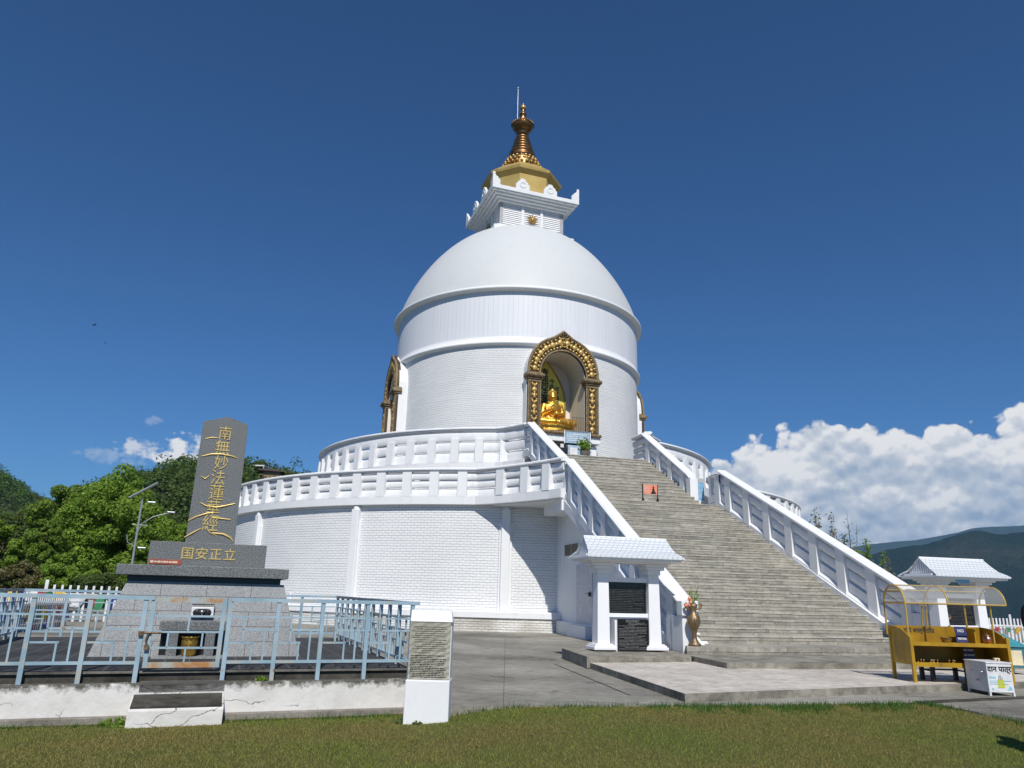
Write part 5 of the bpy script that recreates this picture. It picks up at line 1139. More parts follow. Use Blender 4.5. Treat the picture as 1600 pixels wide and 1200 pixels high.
# offering recess in the sloping face
nb_ = empty('offering_niche', M0 + Matrix.Rotation(MA, 3, 'Z') @ Vector((.16, .085, .60)), MA, None, None); nb_.parent = None
bpy.data.objects.remove(nb_)
q = MB(); q.b2((-.02, .03, .655), (.34, .16, .83)); on = q.build('offering_niche', MT['white_paint'], MN, bevel=.01); on.scale = (.84, 1, .84); on.location = (-.15, 0, -.02)
q = MB(); q.ell((.08, .03, .735), (.075, .02, .065), 18, 10); q.ell((.23, .03, .735), (.075, .02, .065), 18, 10); q.b2((.08, .012, .672), (.23, .03, .798)); q.b2((-.02, .02, .86), (.34, .09, .875)); q.build('opening', MT['black'], on)
q = MB(); q.lathe([(0, 0), (.03, 0), (.012, .03), (.012, .05), (.035, .06), (.05, .1), (.0, .09)], 16, c=(0, 0)); o = q.build('offering_cup', MT['steel'], on); o.location = (.155, -.0, .675)
q = MB(); q.b2((-.05, -.06, .595), (.40, .08, .612)); q.build('ledge', MT['steel'], on)
# altar bench and gilt pot
AL = empty('stone_altar', M0 + Matrix.Rotation(MA, 3, 'Z') @ Vector((-.11, -.16, 0)), MA, 'small grey granite altar bench in front of the memorial base', 'altar')
q = MB(); q.b2((-.56, -.22, .0), (.56, .14, .03)); q.build('pad', MT['granite_blocks'], AL); q = MB(); q.b2((-.50, -.12, .40), (.52, .16, .53)); q.build('slab', MT['granite'], AL, bevel=.005)
q = MB(); q.b2((-.36, -.09, .03), (-.20, .13, .40)); q.build('leg', MT['granite'], AL); q = MB(); q.b2((.22, -.09, .03), (.37, .13, .40)); q.build('leg', MT['granite'], AL)
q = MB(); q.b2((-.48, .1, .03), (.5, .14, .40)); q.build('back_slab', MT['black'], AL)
AL.scale = (.84, .9, .92)
PT = empty('incense_pot', M0 + Matrix.Rotation(MA, 3, 'Z') @ Vector((-.12, -.22, .03)), MA, 'gilt incense pot under the stone altar', 'pot'); q = MB(); q.lathe([(0, 0), (.085, 0), (.11, .03), (.125, .12), (.13, .2), (.12, .235), (.14, .25), (.14, .262), (.115, .262), (.11, .2), (0, .19)], 32); o = q.build('body', MT['pot_gold'], PT); PT.scale = (.86, .86, .98)
# ---- inscription pillar
IP = empty('inscription_pillar', (-.905, 9.40, .08), .0, 'white pillar holding a veined stone slab of small lettering, at the blue fence corner', 'pillar')
q = MB(); q.box((0, .16, .25), (.53, .42, .52), taper=(.99, .98)); q.build('lower_block', MT['peeling_whitewash2'] if 'peeling_whitewash2' in MT else MT['white_plaster'], IP, bevel=.012)
q = MB(); q.b2((-.245, .04, .51), (.255, .33, 1.17)); q.add([(-.25, -.0, 1.165), (.265, -.0, 1.165), (.265, .35, 1.165), (-.25, .35, 1.165), (-.25, .06, 1.30), (.24, .06, 1.30), (.22, .3, 1.31), (-.22, .3, 1.31)], [(0, 3, 2, 1), (4, 5, 6, 7), (0, 1, 5, 4), (1, 2, 6, 5), (2, 3, 7, 6), (3, 0, 4, 7)]); q.build('upper_block', MT['white_plaster'], IP, bevel=.01)
q = MB(); q.b2((-.245, .012, .515), (.245, .039, 1.162)); sl = q.build('slab', MT['veined_marble'], IP)
dashes('faint_lettering', MT['stone_dark'], sl, -.215, .215, .80, 1.12, 13, .0115, 31, .24, .6, .012, .045, indent=lambda i, r: r.choice((0, .03, .05, .12))); dashes('dark_lettering', MT['ink'], sl, -.225, .22, .53, .79, 13, .0115, 33, .40, .8, .015, .05)

# ------------------------------------------------------------------ white picket fences with prayer flags
def picket_fence(name, P, h, lab, sp=.17, flags=None, wd=.05, zt_f=None, rails=(.25, .78)):
    e = empty(name, (0, 0, 0), 0, lab, 'fence'); q = MB(); rl = MB(); rnd = random.Random(len(P) * 7); N = 0
    for (x0, y0, z0), (x1, y1, z1) in zip(P[:-1], P[1:]):
        L_ = math.hypot(x1 - x0, y1 - y0); n = int(L_ / sp); ang = math.atan2(y1 - y0, x1 - x0)
        for i in range(n): t = i / n; tall = h * (1.0 if i % 12 else 1.12); q.box((x0 + (x1 - x0) * t, y0 + (y1 - y0) * t, z0 + (z1 - z0) * t + tall / 2), (wd if i % 12 else wd * 1.4, .025, tall), rz=ang)
        for f in rails: rl.bar((x0, y0, z0 + h * f), (x1, y1, z1 + h * f), .03, .05)
    q.build('pickets', MT['white_paint'], e)['kind'] = 'stuff'; rl.build('rails', MT['white_paint'], e)
    return e
def flag_string(P, n, size, lab, seed, name='prayer_flags', drop=.0, bunch=False):
    e = empty(name, P[0], 0, lab, 'prayer flags'); rnd = random.Random(seed); P = [Vector(p) for p in P]; L_ = [0]
    for a, c in zip(P[:-1], P[1:]): L_.append(L_[-1] + (c - a).length)
    def at(s):
        for i in range(len(P) - 1):
            if s <= L_[i + 1] or i == len(P) - 2: t = (s - L_[i]) / (L_[i + 1] - L_[i]); return P[i].lerp(P[i + 1], t), (P[i + 1] - P[i]).normalized()
    c0 = ['blue', 'white', 'red', 'green', 'yellow']; st = []
    for i in range(n):
        s = L_[-1] * i / n; p, d = at(s); w_ = size * rnd.uniform(.6, 1.05); h = size * rnd.uniform(.8, 1.3); sw = Vector((rnd.uniform(-.25, .25) * size, rnd.uniform(-.35, .35) * size, 0))
        p = p - P[0]; q = MB(); vs = []; sag = Vector((0, 0, -.05 * abs(sin(i * .7))))
        for a in range(4):
            for b_ in range(4):
                u = a / 3; v = b_ / 3; vs.append(p + sag + d * w_ * u * (1 - .25 * v) + Vector((0, 0, -h * v)) + sw * v + Vector((-d.y, d.x, 0)) * .06 * size * sin(u * 7 + v * 3 + i))
        q.add(vs, [(a * 4 + b_, (a + 1) * 4 + b_, (a + 1) * 4 + b_ + 1, a * 4 + b_ + 1) for a in range(3) for b_ in range(3)], True); st.append(p + sag)
        q.build('flag', MT['flag_' + c0[(i + rnd.choice((0, 0, 0, 1))) % 5]], e, fix=False)
    q = MB(); q.tube(st + [P[-1] - P[0]], .008, 4); q.build('cord', MT['white_paint'], e)
    return e
picket_fence('picket_fence', [(-10.2, 11.5, .25), (-12.9, 19.5, .2), (-14.2, 25.2, .15)], 1.0, 'white picket fence hung with prayer flags at the far left, beside the memorial')
picket_fence('picket_fence', [(-16.3, 27.2, .15), (-12.2, 29.5, .1), (-6, 33.5, .1)], 1.35, 'white picket fence behind the memorial, in front of the trees', sp=.24, wd=.075)
picket_fence('picket_fence', [(-24.0, 27.2, .15), (-16.5, 27.2, .15)], 1.15, 'low far stretch of white picket fence under the leafy tree', sp=.24, wd=.06)
picket_fence('picket_fence', [(16.2, 27.0, .12), (24.5, 26.0, .1)], 1.1, 'white picket fence at the right edge of the terrace, before the valley', sp=.115, wd=.05)
flag_string([(-10.2, 11.45, 1.12), (-12.9, 19.4, 1.05), (-14.2, 25.1, .98)], 46, .42, 'long string of coloured prayer flags along the near left picket fence', 5)
flag_string([(-10.2, 11.4, .72), (-12.9, 19.35, .65), (-14.2, 25.05, .6)], 40, .40, 'lower string of coloured prayer flags along the near left picket fence', 6)
flag_string([(-19.0, 27.1, 1.38), (-16.3, 27.1, 1.28), (-12.2, 29.4, 1.12)], 22, .5, 'bunched blue and white prayer flags on the fence behind the memorial', 9)
flag_string([(16.3, 26.9, .98), (20.5, 26.4, .92)], 12, .17, 'short string of prayer flags on the right hand picket fence', 12)

# ------------------------------------------------------------------ solar street lamp
LB = Vector((-17.75, 36.0, -.3)); LA = empty('street_lamp', LB, .42, 'grey solar street lamp with a tilted panel in front of the leafy tree', 'street lamp')
q = MB(); q.tube([(0, 0, 0), (0, 0, 5.9)], [.065, .045], 8); q.build('pole', MT['galvanised'], LA)
q = MB(); q.box((-.02, 0, 6.28), (1.4, .7, .05), rz=0); o = q.build('solar_panel', MT['galvanised'], LA); 
me_ = o.data
for v in me_.vertices: x, z = v.co.x, v.co.z - 6.28; v.co.x = x * cos(.62) - z * sin(.62); v.co.z = 6.28 + x * sin(.62) + z * cos(.62)
q = MB(); q.tube([(.03, 0, 4.3), (.15, 0, 4.7), (.6, 0, 5.05), (1.25, 0, 5.28)], .022, 7); q.tube([(-.02, 0, 3.6), (-.35, 0, 3.8), (-.42, 0, 4.15)], .022, 7); q.tube([(-.25, 0, 4.62), (.4, 0, 4.62)], .02, 6); q.build('arms', MT['galvanised'], LA)
for c in ((.42, 0, 5.72), (.30, 0, 3.55), (1.35, 0, 5.30)):
    q = MB(); q.box(c, (.36, .2, .07)); q.build('lamp_head', MT['steel'], LA, bevel=.02)

# ------------------------------------------------------------------ person at the right edge
def person(name, loc, rz, label, s=1.0):
    e = empty(name, loc, rz, label, 'person'); J = {}
    def skin(name_, chain, mat, sub=2):
        me = bpy.data.meshes.new(name_); vs = []; es = []; rr = []
        for c in chain:
            k = None
            for (p, r) in c:
                idx = next((i for i, v in enumerate(vs) if (Vector(v) - Vector(p)).length < 1e-4), None)
                if idx is None: vs.append(p); rr.append(r); idx = len(vs) - 1
                if k is not None: es.append((k, idx))
                k = idx
        me.from_pydata(vs, es, []); o = link(name_, me, mat, e); md = o.modifiers.new('skin', 'SKIN'); md.use_smooth_shade = True
        for i, r in enumerate(rr): me.skin_vertices[0].data[i].radius = (r, r) if not isinstance(r, tuple) else r
        me.skin_vertices[0].data[0].use_root = True; o.modifiers.new('sub', 'SUBSURF').levels = sub; o.modifiers['sub'].render_levels = sub; return o
    P0 = (0, 0, .95)
    skin('body', [[(P0, (.15, .11)), ((0, 0, 1.12), (.14, .10)), ((0, 0, 1.32), (.17, .115)), ((0, 0, 1.44), (.12, .09)), ((0, -.01, 1.53), .055), ((0, -.02, 1.62), (.08, .095)), ((0, -.02, 1.72), (.075, .09))],
                  [((0, 0, 1.44), (.12, .09)), ((-.19, 0, 1.41), .06), ((-.27, -.02, 1.14), .045), ((-.25, -.22, 1.06), .035), ((-.22, -.32, 1.08), .03)],
                  [((0, 0, 1.44), (.12, .09)), ((.19, 0, 1.41), .06), ((.26, .0, 1.12), .045), ((.27, -.05, .87), .033), ((.27, -.07, .80), .032)],
                  [(P0, (.15, .11)), ((-.10, 0, .88), .095), ((-.11, -.02, .5), .065), ((-.12, 0, .1), .045), ((-.13, -.12, .04), .04)],
                  [(P0, (.15, .11)), ((.10, 0, .88), .095), ((.12, .03, .5), .065), ((.12, .06, .1), .045), ((.13, -.06, .04), .04)]], MT['skin'])
    skin('jacket', [[((0, 0, .86), (.175, .135)), ((0, 0, 1.12), (.165, .13)), ((0, 0, 1.32), (.19, .14)), ((0, 0, 1.45), (.13, .10))], [((0, 0, 1.45), (.13, .10)), ((-.2, 0, 1.42), .075), ((-.28, -.02, 1.14), .062), ((-.25, -.2, 1.06), .05)], [((0, 0, 1.45), (.13, .10)), ((.2, 0, 1.42), .075), ((.27, .0, 1.12), .062), ((.275, -.04, .9), .05)]], MT['cloth_black'])
    skin('trousers', [[((0, 0, .95), (.155, .12)), ((-.10, 0, .86), .11), ((-.11, -.02, .5), .085), ((-.12, 0, .12), .065)], [((0, 0, .95), (.155, .12)), ((.10, 0, .86), .11), ((.12, .03, .5), .085), ((.12, .06, .12), .065)]], MT['cloth_grey'])
    q = MB(); q.ell((0, .01, 1.72), (.10, .115, .10), 14, 10); q.ell((0, .03, 1.66), (.098, .10, .10), 14, 10); q.build('hair', MT['hair'], e)
    q = MB(); q.ell((0, -.12, 1.63), (.012, .02, .018), 8, 6); [q.ell((x, -.105, 1.655), (.014, .01, .007), 8, 5) for x in (-.03, .03)]; q.ell((0, -.108, 1.59), (.024, .01, .006), 8, 5); q.build('face', MT['skin'], e)
    q = MB()
    for s_ in (-1, 1):
        x, y, z = (-.22, -.34, 1.08) if s_ < 0 else (.27, -.08, .76)
        for k in range(4): q.tube([(x + (k - 1.5) * .018, y, z), (x + (k - 1.5) * .019, y - .03, z - .03), (x + (k - 1.5) * .018, y - .03, z - .075 + abs(k - 1.4) * .008)], [.009, .008, .006], 6)
        q.tube([(x + .03 * s_, y, z + .01), (x + .045 * s_, y - .03, z - .02)], [.01, .007], 6)
    q.build('fingers', MT['skin'], e)
    for s_ in (-1, 1): q = MB(); q.ell((s_ * .125, -.07 if s_ < 0 else -.01, .05), (.05, .13, .05), 12, 8); q.build('shoe', MT['shoe'], e)
    q = MB(); q.ell((-.1, .2, 1.2), (.17, .12, .25), 14, 10); q.build('backpack', MT['cloth_black'], e)
    q = MB(); q.ell((-.2, .02, 1.43), (.1, .10, .07), 12, 8); q.build('scarf', MT['galvanised'], e)
    e.scale = (s, s, s); return e
person('person', (13.70, 20.0, .18), 1.9, 'person in dark clothes with a bag, before the valley fence', 1.0)
person('person', (5.95, 7.6, .10), .4, 'person in dark clothes standing on the lawn near the camera', 1.0)
def bird(loc, s, label, rz=0):
    e = empty('bird', loc, rz, label, 'bird', 'birds high over the left hill'); q = MB(); q.ell((0, 0, 0), (.28 * s, .09 * s, .08 * s), 10, 7)
    q.ell((-.3 * s, 0, .02 * s), (.09 * s, .05 * s, .05 * s), 8, 6); q.add([(.2 * s, -.04 * s, 0), (.55 * s, -.12 * s, .02 * s), (.6 * s, .12 * s, .0), (.2 * s, .04 * s, .02 * s)], [(0, 1, 2, 3)]); q.build('body', MT['bird_black'], e)
    for sd_ in (-1, 1):
        q = MB(); q.add([(-.12 * s, 0, .02 * s), (.15 * s, 0, .02 * s), (.12 * s, sd_ * .5 * s, .2 * s), (-.15 * s, sd_ * .5 * s, .22 * s), (.2 * s, sd_ * 1.0 * s, .12 * s), (-.02 * s, sd_ * .95 * s, .14 * s)], [(0, 1, 2, 3), (3, 2, 4, 5)]); q.build('wing', MT['bird_black'], e)
    return e
bird((-72.3, 120, 44.3), .75, 'larger dark bird gliding high at the left', .9); bird((-69.8, 120, 41.1), .42, 'smaller dark bird below the other at the left', .5)
# ------------------------------------------------------------------ terrain
def fbm(x, y, s, seed=0, o=5):
    v = np.zeros_like(x, dtype=float); a = 1.0; r = np.random.RandomState(seed)
    for k in range(o):
        for j in range(3):
            t = r.rand() * 6.28; p = r.rand(2) * 6.28; v += a / 3 * np.sin((x * np.cos(t) + y * np.sin(t)) / s * 6.28 * (1 + .3 * j) + p[0] + 1.3 * np.sin((x * np.sin(t) - y * np.cos(t)) / s * 4.1 + p[1]))
        a *= .5; s *= .47
    return v
def sst(a, b, x): t = np.clip((x - a) / (b - a), 0, 1); return t * t * (3 - 2 * t)
def terrain(x, y):
    x = np.asarray(x, float); y = np.asarray(y, float)
    d = np.sqrt(((x - 4) / 1.0) ** 2 + (y - 34) ** 2); base = .02 - 4.0 * sst(46, 80, d)
    # the ground drops to the valley on the right and behind, stays high on the left
    fall = 310 * sst(60, 900, np.maximum(d - 10, 0)) * sst(-.12, .45, x / np.maximum(d, 60)) * np.where(y > 0, 1, .2)
    left = sst(-18.5, -30, x) * sst(5, 30, y)
    h1 = 35 * np.exp(-((x + 80) / 50) ** 2 - ((y - 205) / 62) ** 2) + 4.5 * np.exp(-((x + 50) / 20) ** 2 - ((y - 205) / 35) ** 2)
    h2 = 73 * np.exp(-((x + 320) / 85) ** 2 - ((y - 400) / 110) ** 2)
    n = fbm(x, y, 60, 3) * 1.6 * sst(60, 140, d)
    return base - 1.4 * left - fall + h1 + h2 + n
def polar_patch(name, mat, az0, az1, na, r0, r1, nr, hf, loc=(0, 0), smooth=True):
    a = np.radians(np.linspace(az0, az1, na)); r = r0 * (r1 / r0) ** np.linspace(0, 1, nr); A, R = np.meshgrid(a, r, indexing='ij'); X = loc[0] + R * np.sin(A); Y = loc[1] + R * np.cos(A)
    Z = hf(X, Y) if hf.__code__.co_argcount == 2 else hf(X, Y, A, R)
    V = np.stack([X, Y, Z], -1).reshape(-1, 3); i, j = np.meshgrid(np.arange(na - 1), np.arange(nr - 1), indexing='ij'); k = (i * nr + j).ravel()
    o = npmesh(name, V, np.stack([k, k + nr, k + nr + 1, k + 1], -1), MT[mat], smooth=smooth); o['kind'] = 'structure'; return o
polar_patch('ground', 'hill_soil', -180, 180, 361, 3.0, 9400, 210, terrain)
# lawn: rises gently to meet the paving
def lawn_h(x, y):
    x = np.asarray(x, float); y = np.asarray(y, float)
    return .10 + .135 * sst(-1.2, .3, x) * sst(7.6, 9.55 + .30 * np.maximum(x, 0), y) + .006 * np.sin(x * 1.9) * np.sin(y * 1.7)
nx, ny = 130, 90; gx = np.linspace(-14, 26, nx); gy = np.linspace(-6, 14, ny); X, Y = np.meshgrid(gx, gy, indexing='ij'); Z = lawn_h(X, Y)
k = (np.arange(nx - 1)[:, None] * ny + np.arange(ny - 1)[None]).ravel(); o = npmesh('lawn', np.stack([X, Y, Z], -1).reshape(-1, 3), np.stack([k, k + ny, k + ny + 1, k + 1], -1), MT['lawn'], smooth=True); o['kind'] = 'structure'
EDGE = [(-7.5, 7.55), (-5.3, 8.40), (-1.3, 9.95), (-1.15, 9.55), (-.6, 9.55), (-.6, 9.72), (.6, 10.12), (2.45, 10.42), (4.5, 10.95), (6.09, 11.38), (6.35, 10.5), (6.95, 9.6), (9, 8.6), (14, 7.4)]
EX = np.array([p[0] for p in EDGE]); EY = np.array([p[1] for p in EDGE])
def blades(name, n, mat, hmin, hmax, w_, xr, yr, seed, cond=None, lean=.5):
    r = np.random.RandomState(seed); x = r.uniform(*xr, n); y = r.uniform(*yr, n); lim = np.interp(x, EX, EY) + .03; m = y < lim
    m &= np.abs(x) < y * .78 + .6
    if cond is not None: m &= cond(x, y, lim, r)
    x, y = x[m], y[m]; n = len(x); z = lawn_h(x, y) - .004; h = r.uniform(hmin, hmax, n) * (1 + .6 * (r.rand(n) > .93)); a = r.rand(n) * 6.28; lx, ly = r.normal(0, lean, (2, n)) * h; w_ = w_ * r.uniform(.6, 1.3, n)
    dx, dy = np.cos(a) * w_ / 2, np.sin(a) * w_ / 2
    V = np.stack([np.stack([x - dx, y - dy, z], -1), np.stack([x + dx, y + dy, z], -1), np.stack([x + lx, y + ly, z + h], -1)], 1).reshape(-1, 3)
    o = npmesh(name, V, np.arange(3 * n).reshape(-1, 3), MT[mat]); o['kind'] = 'stuff'; o['label'] = 'short green and straw coloured grass of the lawn'; o['category'] = 'grass'; return o
blades('grass', 560000, 'blades', .010, .030, .0065, (-8, 9.5), (5.6, 11.5), 1)
o = blades('grass_edge', 200000, 'blades_green', .03, .085, .010, (-8, 9.5), (7, 11.5), 2, lambda x, y, l, r: (l - y) < np.where(x > 1.8, np.where(x > 2.4, .75, .4), .16) * (r.rand(len(x)) ** .8) * (.35 + .65 * (np.sin(x * 3.1) * np.sin(x * 7.7 + 1) > -.3)), .35)
o['label'] = 'lusher dark green grass along the edge of the paving'
def strewn():
    rnd = random.Random(17); q = MB()
    for i in range(70):
        x = rnd.uniform(-7, 8); lim = float(np.interp(x, EX, EY)); y = rnd.uniform(6.6, lim - .02); y = lim - rnd.uniform(.02, .6) if rnd.random() < .35 else y; z = float(lawn_h(x, y)) + .022; a = rnd.uniform(0, 6.3); s = rnd.uniform(.014, .042)
        q.add([(x - s * cos(a), y - s * sin(a), z), (x + s * .4 * sin(a), y - s * .4 * cos(a), z + .008), (x + s * cos(a), y + s * sin(a), z + .003), (x - s * .4 * sin(a), y + s * .4 * cos(a), z + .01)], [(0, 1, 2, 3)])
    o = q.build('fallen_leaves', MT['fallen'], fix=False); tag(o, 'dry brown leaves strewn over the lawn', 'leaves', kind='stuff')
strewn()

# weeds against the walls
def weed(x, y, s, label, seed, mat='leaf_mid', z=None, name='weed'):
    rnd = random.Random(seed); z = float(lawn_h(x, y)) if z is None else z; q = MB()
    for i in range(90):
        a = rnd.uniform(0, 6.3); r_ = s * rnd.random() ** .6; c = Vector((r_ * cos(a), r_ * sin(a) * .6, s * .7 * rnd.random() * (1 - r_ / s * .6))); u = Vector((rnd.gauss(0, 1), rnd.gauss(0, 1), rnd.gauss(.4, .6))).normalized() * .03; w_ = u.orthogonal().normalized() * .015
        q.add([c - u, c + w_, c + u, c - w_], [(0, 1, 2, 3)])
    o = q.build(name, MT[mat], fix=False); o.location = (x, y, z); return tag(o, label, 'weed', 'weeds at the foot of the walls')
p = EW(-3.33, -.3); weed(p.x, p.y, .17, 'low weed in the corner left of the white gate step', 1); weed(-1.17, 9.42, .10, 'small dark weed at the left foot of the inscription pillar', 2, 'leaf_dark'); weed(-1.0, 9.36, .06, 'tiny weed in front of the inscription pillar', 3, 'leaf_dark')
p = EW(-1.85, .05); weed(p.x, p.y, .07, 'small sprig growing from the whitewashed wall under the blue fence', 4, 'leaf_bright', .5)

# ------------------------------------------------------------------ trees
def leaf_cloud(centres, radii, n, size, seed, squash=.8, hollow=.45):
    """leaf quads spread near the surface of many small clumps"""
    r = np.random.RandomState(seed); C_ = np.array(centres); R_ = np.array(radii); p = R_ ** 2 / (R_ ** 2).sum(); k = r.choice(len(C_), n, p=p)
    d = r.normal(size=(n, 3)); d /= np.linalg.norm(d, axis=1)[:, None]; rr = (hollow + (1.08 - hollow) * r.rand(n) ** .5)[:, None]; c = C_[k] + d * rr * R_[k][:, None] * np.array([1, 1, squash])
    nrm = d * .55 + r.normal(size=(n, 3)) * .5 + np.array([0, 0, .35]); nrm /= np.linalg.norm(nrm, axis=1)[:, None]; t = np.cross(nrm, r.normal(size=(n, 3))); t /= np.linalg.norm(t, axis=1)[:, None]; b_ = np.cross(nrm, t)
    s = (size * r.uniform(.6, 1.3, n))[:, None]; V = np.stack([c - t * s, c + b_ * s * .5 + nrm * s * .12, c + t * s, c - b_ * s * .5 + nrm * s * .12], 1).reshape(-1, 3); return V, np.arange(4 * n).reshape(-1, 4)
def tree(name, x, y, top, rx, zlow, label, seed, mat='leaf_bright', nleaf=14000, size=.11, nclump=60, group=None, sparse=False, core=True):
    zg = float(terrain(x, y)); rnd = random.Random(seed); e = empty(name, (x, y, zg), 0, label, 'tree', group); H_ = top - zg; lo = zlow - zg; cs = []; rs = []
    nclump = int(nclump * 1.5); nleaf = int(nleaf * 2.1); size *= .62
    for i in range(nclump):
        for _ in range(40):
            u = Vector((rnd.uniform(-1, 1), rnd.uniform(-1, 1), rnd.uniform(-1, 1)))
            if u.length < 1 and u.length > (.35 if i > nclump * .2 else 0): break
        th_ = math.atan2(u.y, u.x); u = u * (.86 + .20 * sin(2.3 * th_ + seed * 1.7) * cos(2.9 * u.z + seed)); w_ = 1 - .30 * max(0, u.z) ** 2; r0 = rx * rnd.uniform(.12, .25) * (.8 if u.length > .8 else 1)
        cs.append((u.x * (rx - r0 * .6) * w_, u.y * (rx - r0 * .6) * w_, (lo + H_) / 2 + u.z * ((H_ - lo) / 2 - r0 * .7))); rs.append(r0)
    V, Fq = leaf_cloud(cs, rs, nleaf, size, seed)
    npmesh('crown', V, Fq, MT[mat], e)
    q = MB(); tr = max(.07, rx * .05); q.tube([(0, 0, -.3), (.1, 0, H_ * .3), (-.05, .1, H_ * .6), (0, 0, H_ * .85)], [tr * 1.3, tr, tr * .6, tr * .2], 8); q.build('trunk', MT['bark'], e); q = MB()
    for i in rnd.sample(range(nclump), min(nclump, 22)):
        c = Vector(cs[i]); b0 = Vector((0, 0, min(max(c.z - rx * .5, H_ * .12), H_ * .75))); q.tube([b0, b0.lerp(c, .5) + Vector((0, 0, .1 * rx)), c], [tr * .45, tr * .25, tr * .08], 5)
    q.build('limbs', MT['bark'], e); return e
def at(px, py, y):
    c, s = cos(ROLL), sin(ROLL); du, dv = px - 800, py - 600; u = c * du + s * dv; v = -s * du + c * dv
    d = Vector((0, cos(PITCH), sin(PITCH))) * F_PX + Vector((1, 0, 0)) * u - Vector((0, -sin(PITCH), cos(PITCH))) * v; return EYE + d * (y / d.y)
for (px, py, Y_, wpx, lowpy, mat, nl, sz, nc, lab, sd_) in [
    (172, 724, 42, 88, 930, 'leaf_bright', 30000, .15, 95, 'tall bright green leafy tree behind the solar lamp', 1),
    (104, 742, 45, 70, 930, 'leaf_mid', 18000, .15, 70, 'mid green leafy tree left of the tall one behind the solar lamp', 2),
    (45, 768, 50, 65, 930, 'leaf_dark', 15000, .16, 60, 'dark dense tree between the leafy trees and the left edge', 3),
    (2, 800, 40, 34, 930, 'leaf_bright', 8000, .13, 34, 'bright green tree cut by the left edge of the picture', 4),
    (262, 792, 52, 52, 925, 'leaf_bright', 12000, .15, 50, 'light green bushy tree just left of the memorial stele', 5),
    (222, 800, 60, 34, 900, 'leaf_mid', 6000, .16, 30, 'small mid green tree between the solar lamp and the stele', 6),
    (108, 858, 36, 44, 935, 'leaf_bright', 7000, .11, 34, 'yellow green bush low in front of the leafy trees', 7),
    (30, 872, 36, 44, 935, 'leaf_dry', 6000, .11, 30, 'dry brownish bush at the lower left under the dark tree', 8),
    (205, 868, 39, 36, 935, 'leaf_mid', 6000, .11, 30, 'dark green bush behind the foot of the solar lamp', 9),
    (155, 885, 34, 34, 938, 'leaf_dark', 4500, .10, 26, 'dark bush just above the white picket fence', 10),
    (72, 800, 39, 34, 900, 'leaf_mid', 6000, .12, 30, 'rounded green bush below the mid green tree', 12)]:
    tp = at(px, py, Y_); lw = at(px, lowpy, Y_); cx = at(px, (py + lowpy) / 2, Y_).x; tree('leafy_tree' if py < 850 else 'bush', cx, Y_, tp.z, wpx * Y_ / 1130, max(lw.z, float(terrain(cx, Y_)) + .3), lab, sd_, mat, nl, sz, nc, 'trees beyond the left picket fence')
# sparse shrubs behind the stair on the right
def sprig_shrub(px, py, Y_, hm, label, seed, n=7, mat='leaf_dry', dens=60, spread=1.2):
    t = at(px, py, Y_); zg = float(terrain(t.x, Y_)); rnd = random.Random(seed); e = empty('shrub', (t.x, Y_, zg), 0, label, 'shrub', 'shrubs beyond the right parapet'); H_ = t.z - zg; q = MB(); L_ = []
    for i in range(n):
        a = rnd.uniform(0, 6.3); s = spread * rnd.random(); h = H_ * (1 if i == 0 else rnd.uniform(.55, .95)); P = [Vector((0, 0, 0)), Vector((s * cos(a) * .5, s * sin(a) * .5, h * .5)), Vector((s * cos(a), s * sin(a), h))] if i else [Vector((0, 0, 0)), Vector((.05, 0, h * .5)), Vector((0, 0, h))]
        q.tube(P, [.05, .03, .008], 5)
        for j in range(dens):
            u = rnd.random() ** .7; c = (P[0].lerp(P[1], u * 2) if u < .5 else P[1].lerp(P[2], u * 2 - 1)) + Vector((rnd.gauss(0, .16), rnd.gauss(0, .16), rnd.gauss(0, .1))) * (1.25 - u * .6); a_ = Vector((rnd.gauss(0, 1), rnd.gauss(0, 1), rnd.gauss(0, 1))).normalized() * .10; b_ = a_.orthogonal().normalized() * .05; L_.append([c - a_, c + b_, c + a_, c - b_])
    q.build('stems', MT['bark'], e, fix=False); l = MB(); [l.add(v, [(0, 1, 2, 3)]) for v in L_]; l.build('leaves', MT[mat], e, fix=False); return e
sprig_shrub(1272, 794, 48, 0, 'narrow leafy sprig highest on the left above the right parapet', 1, 4, dens=190, spread=.5); sprig_shrub(1298, 803, 47, 0, 'fuller dry shrub in the middle above the right parapet', 2, 6, dens=170, spread=1.0)
sprig_shrub(1323, 800, 47, 0, 'thin bare twig standing above the right parapet', 3, 3, dens=26, spread=.6); sprig_shrub(1352, 842, 44, 0, 'olive green shrub with small leaves, right of the bare twig', 4, 8, 'leaf_mid', 190, 1.1); sprig_shrub(1385, 872, 42, 0, 'low brownish shrub nearest the right notice shelter', 5, 7, 'leaf_dry', 120, 1.1); sprig_shrub(1318, 835, 45, 0, 'dark shrub filling the gap below the bare twig', 6, 8, 'leaf_dark', 170, 1.0)
sprig_shrub(1452, 952, 34, 0, 'small green plant seen between the parapet end and the right shelter', 7, 6, 'leaf_mid', 150, .8)

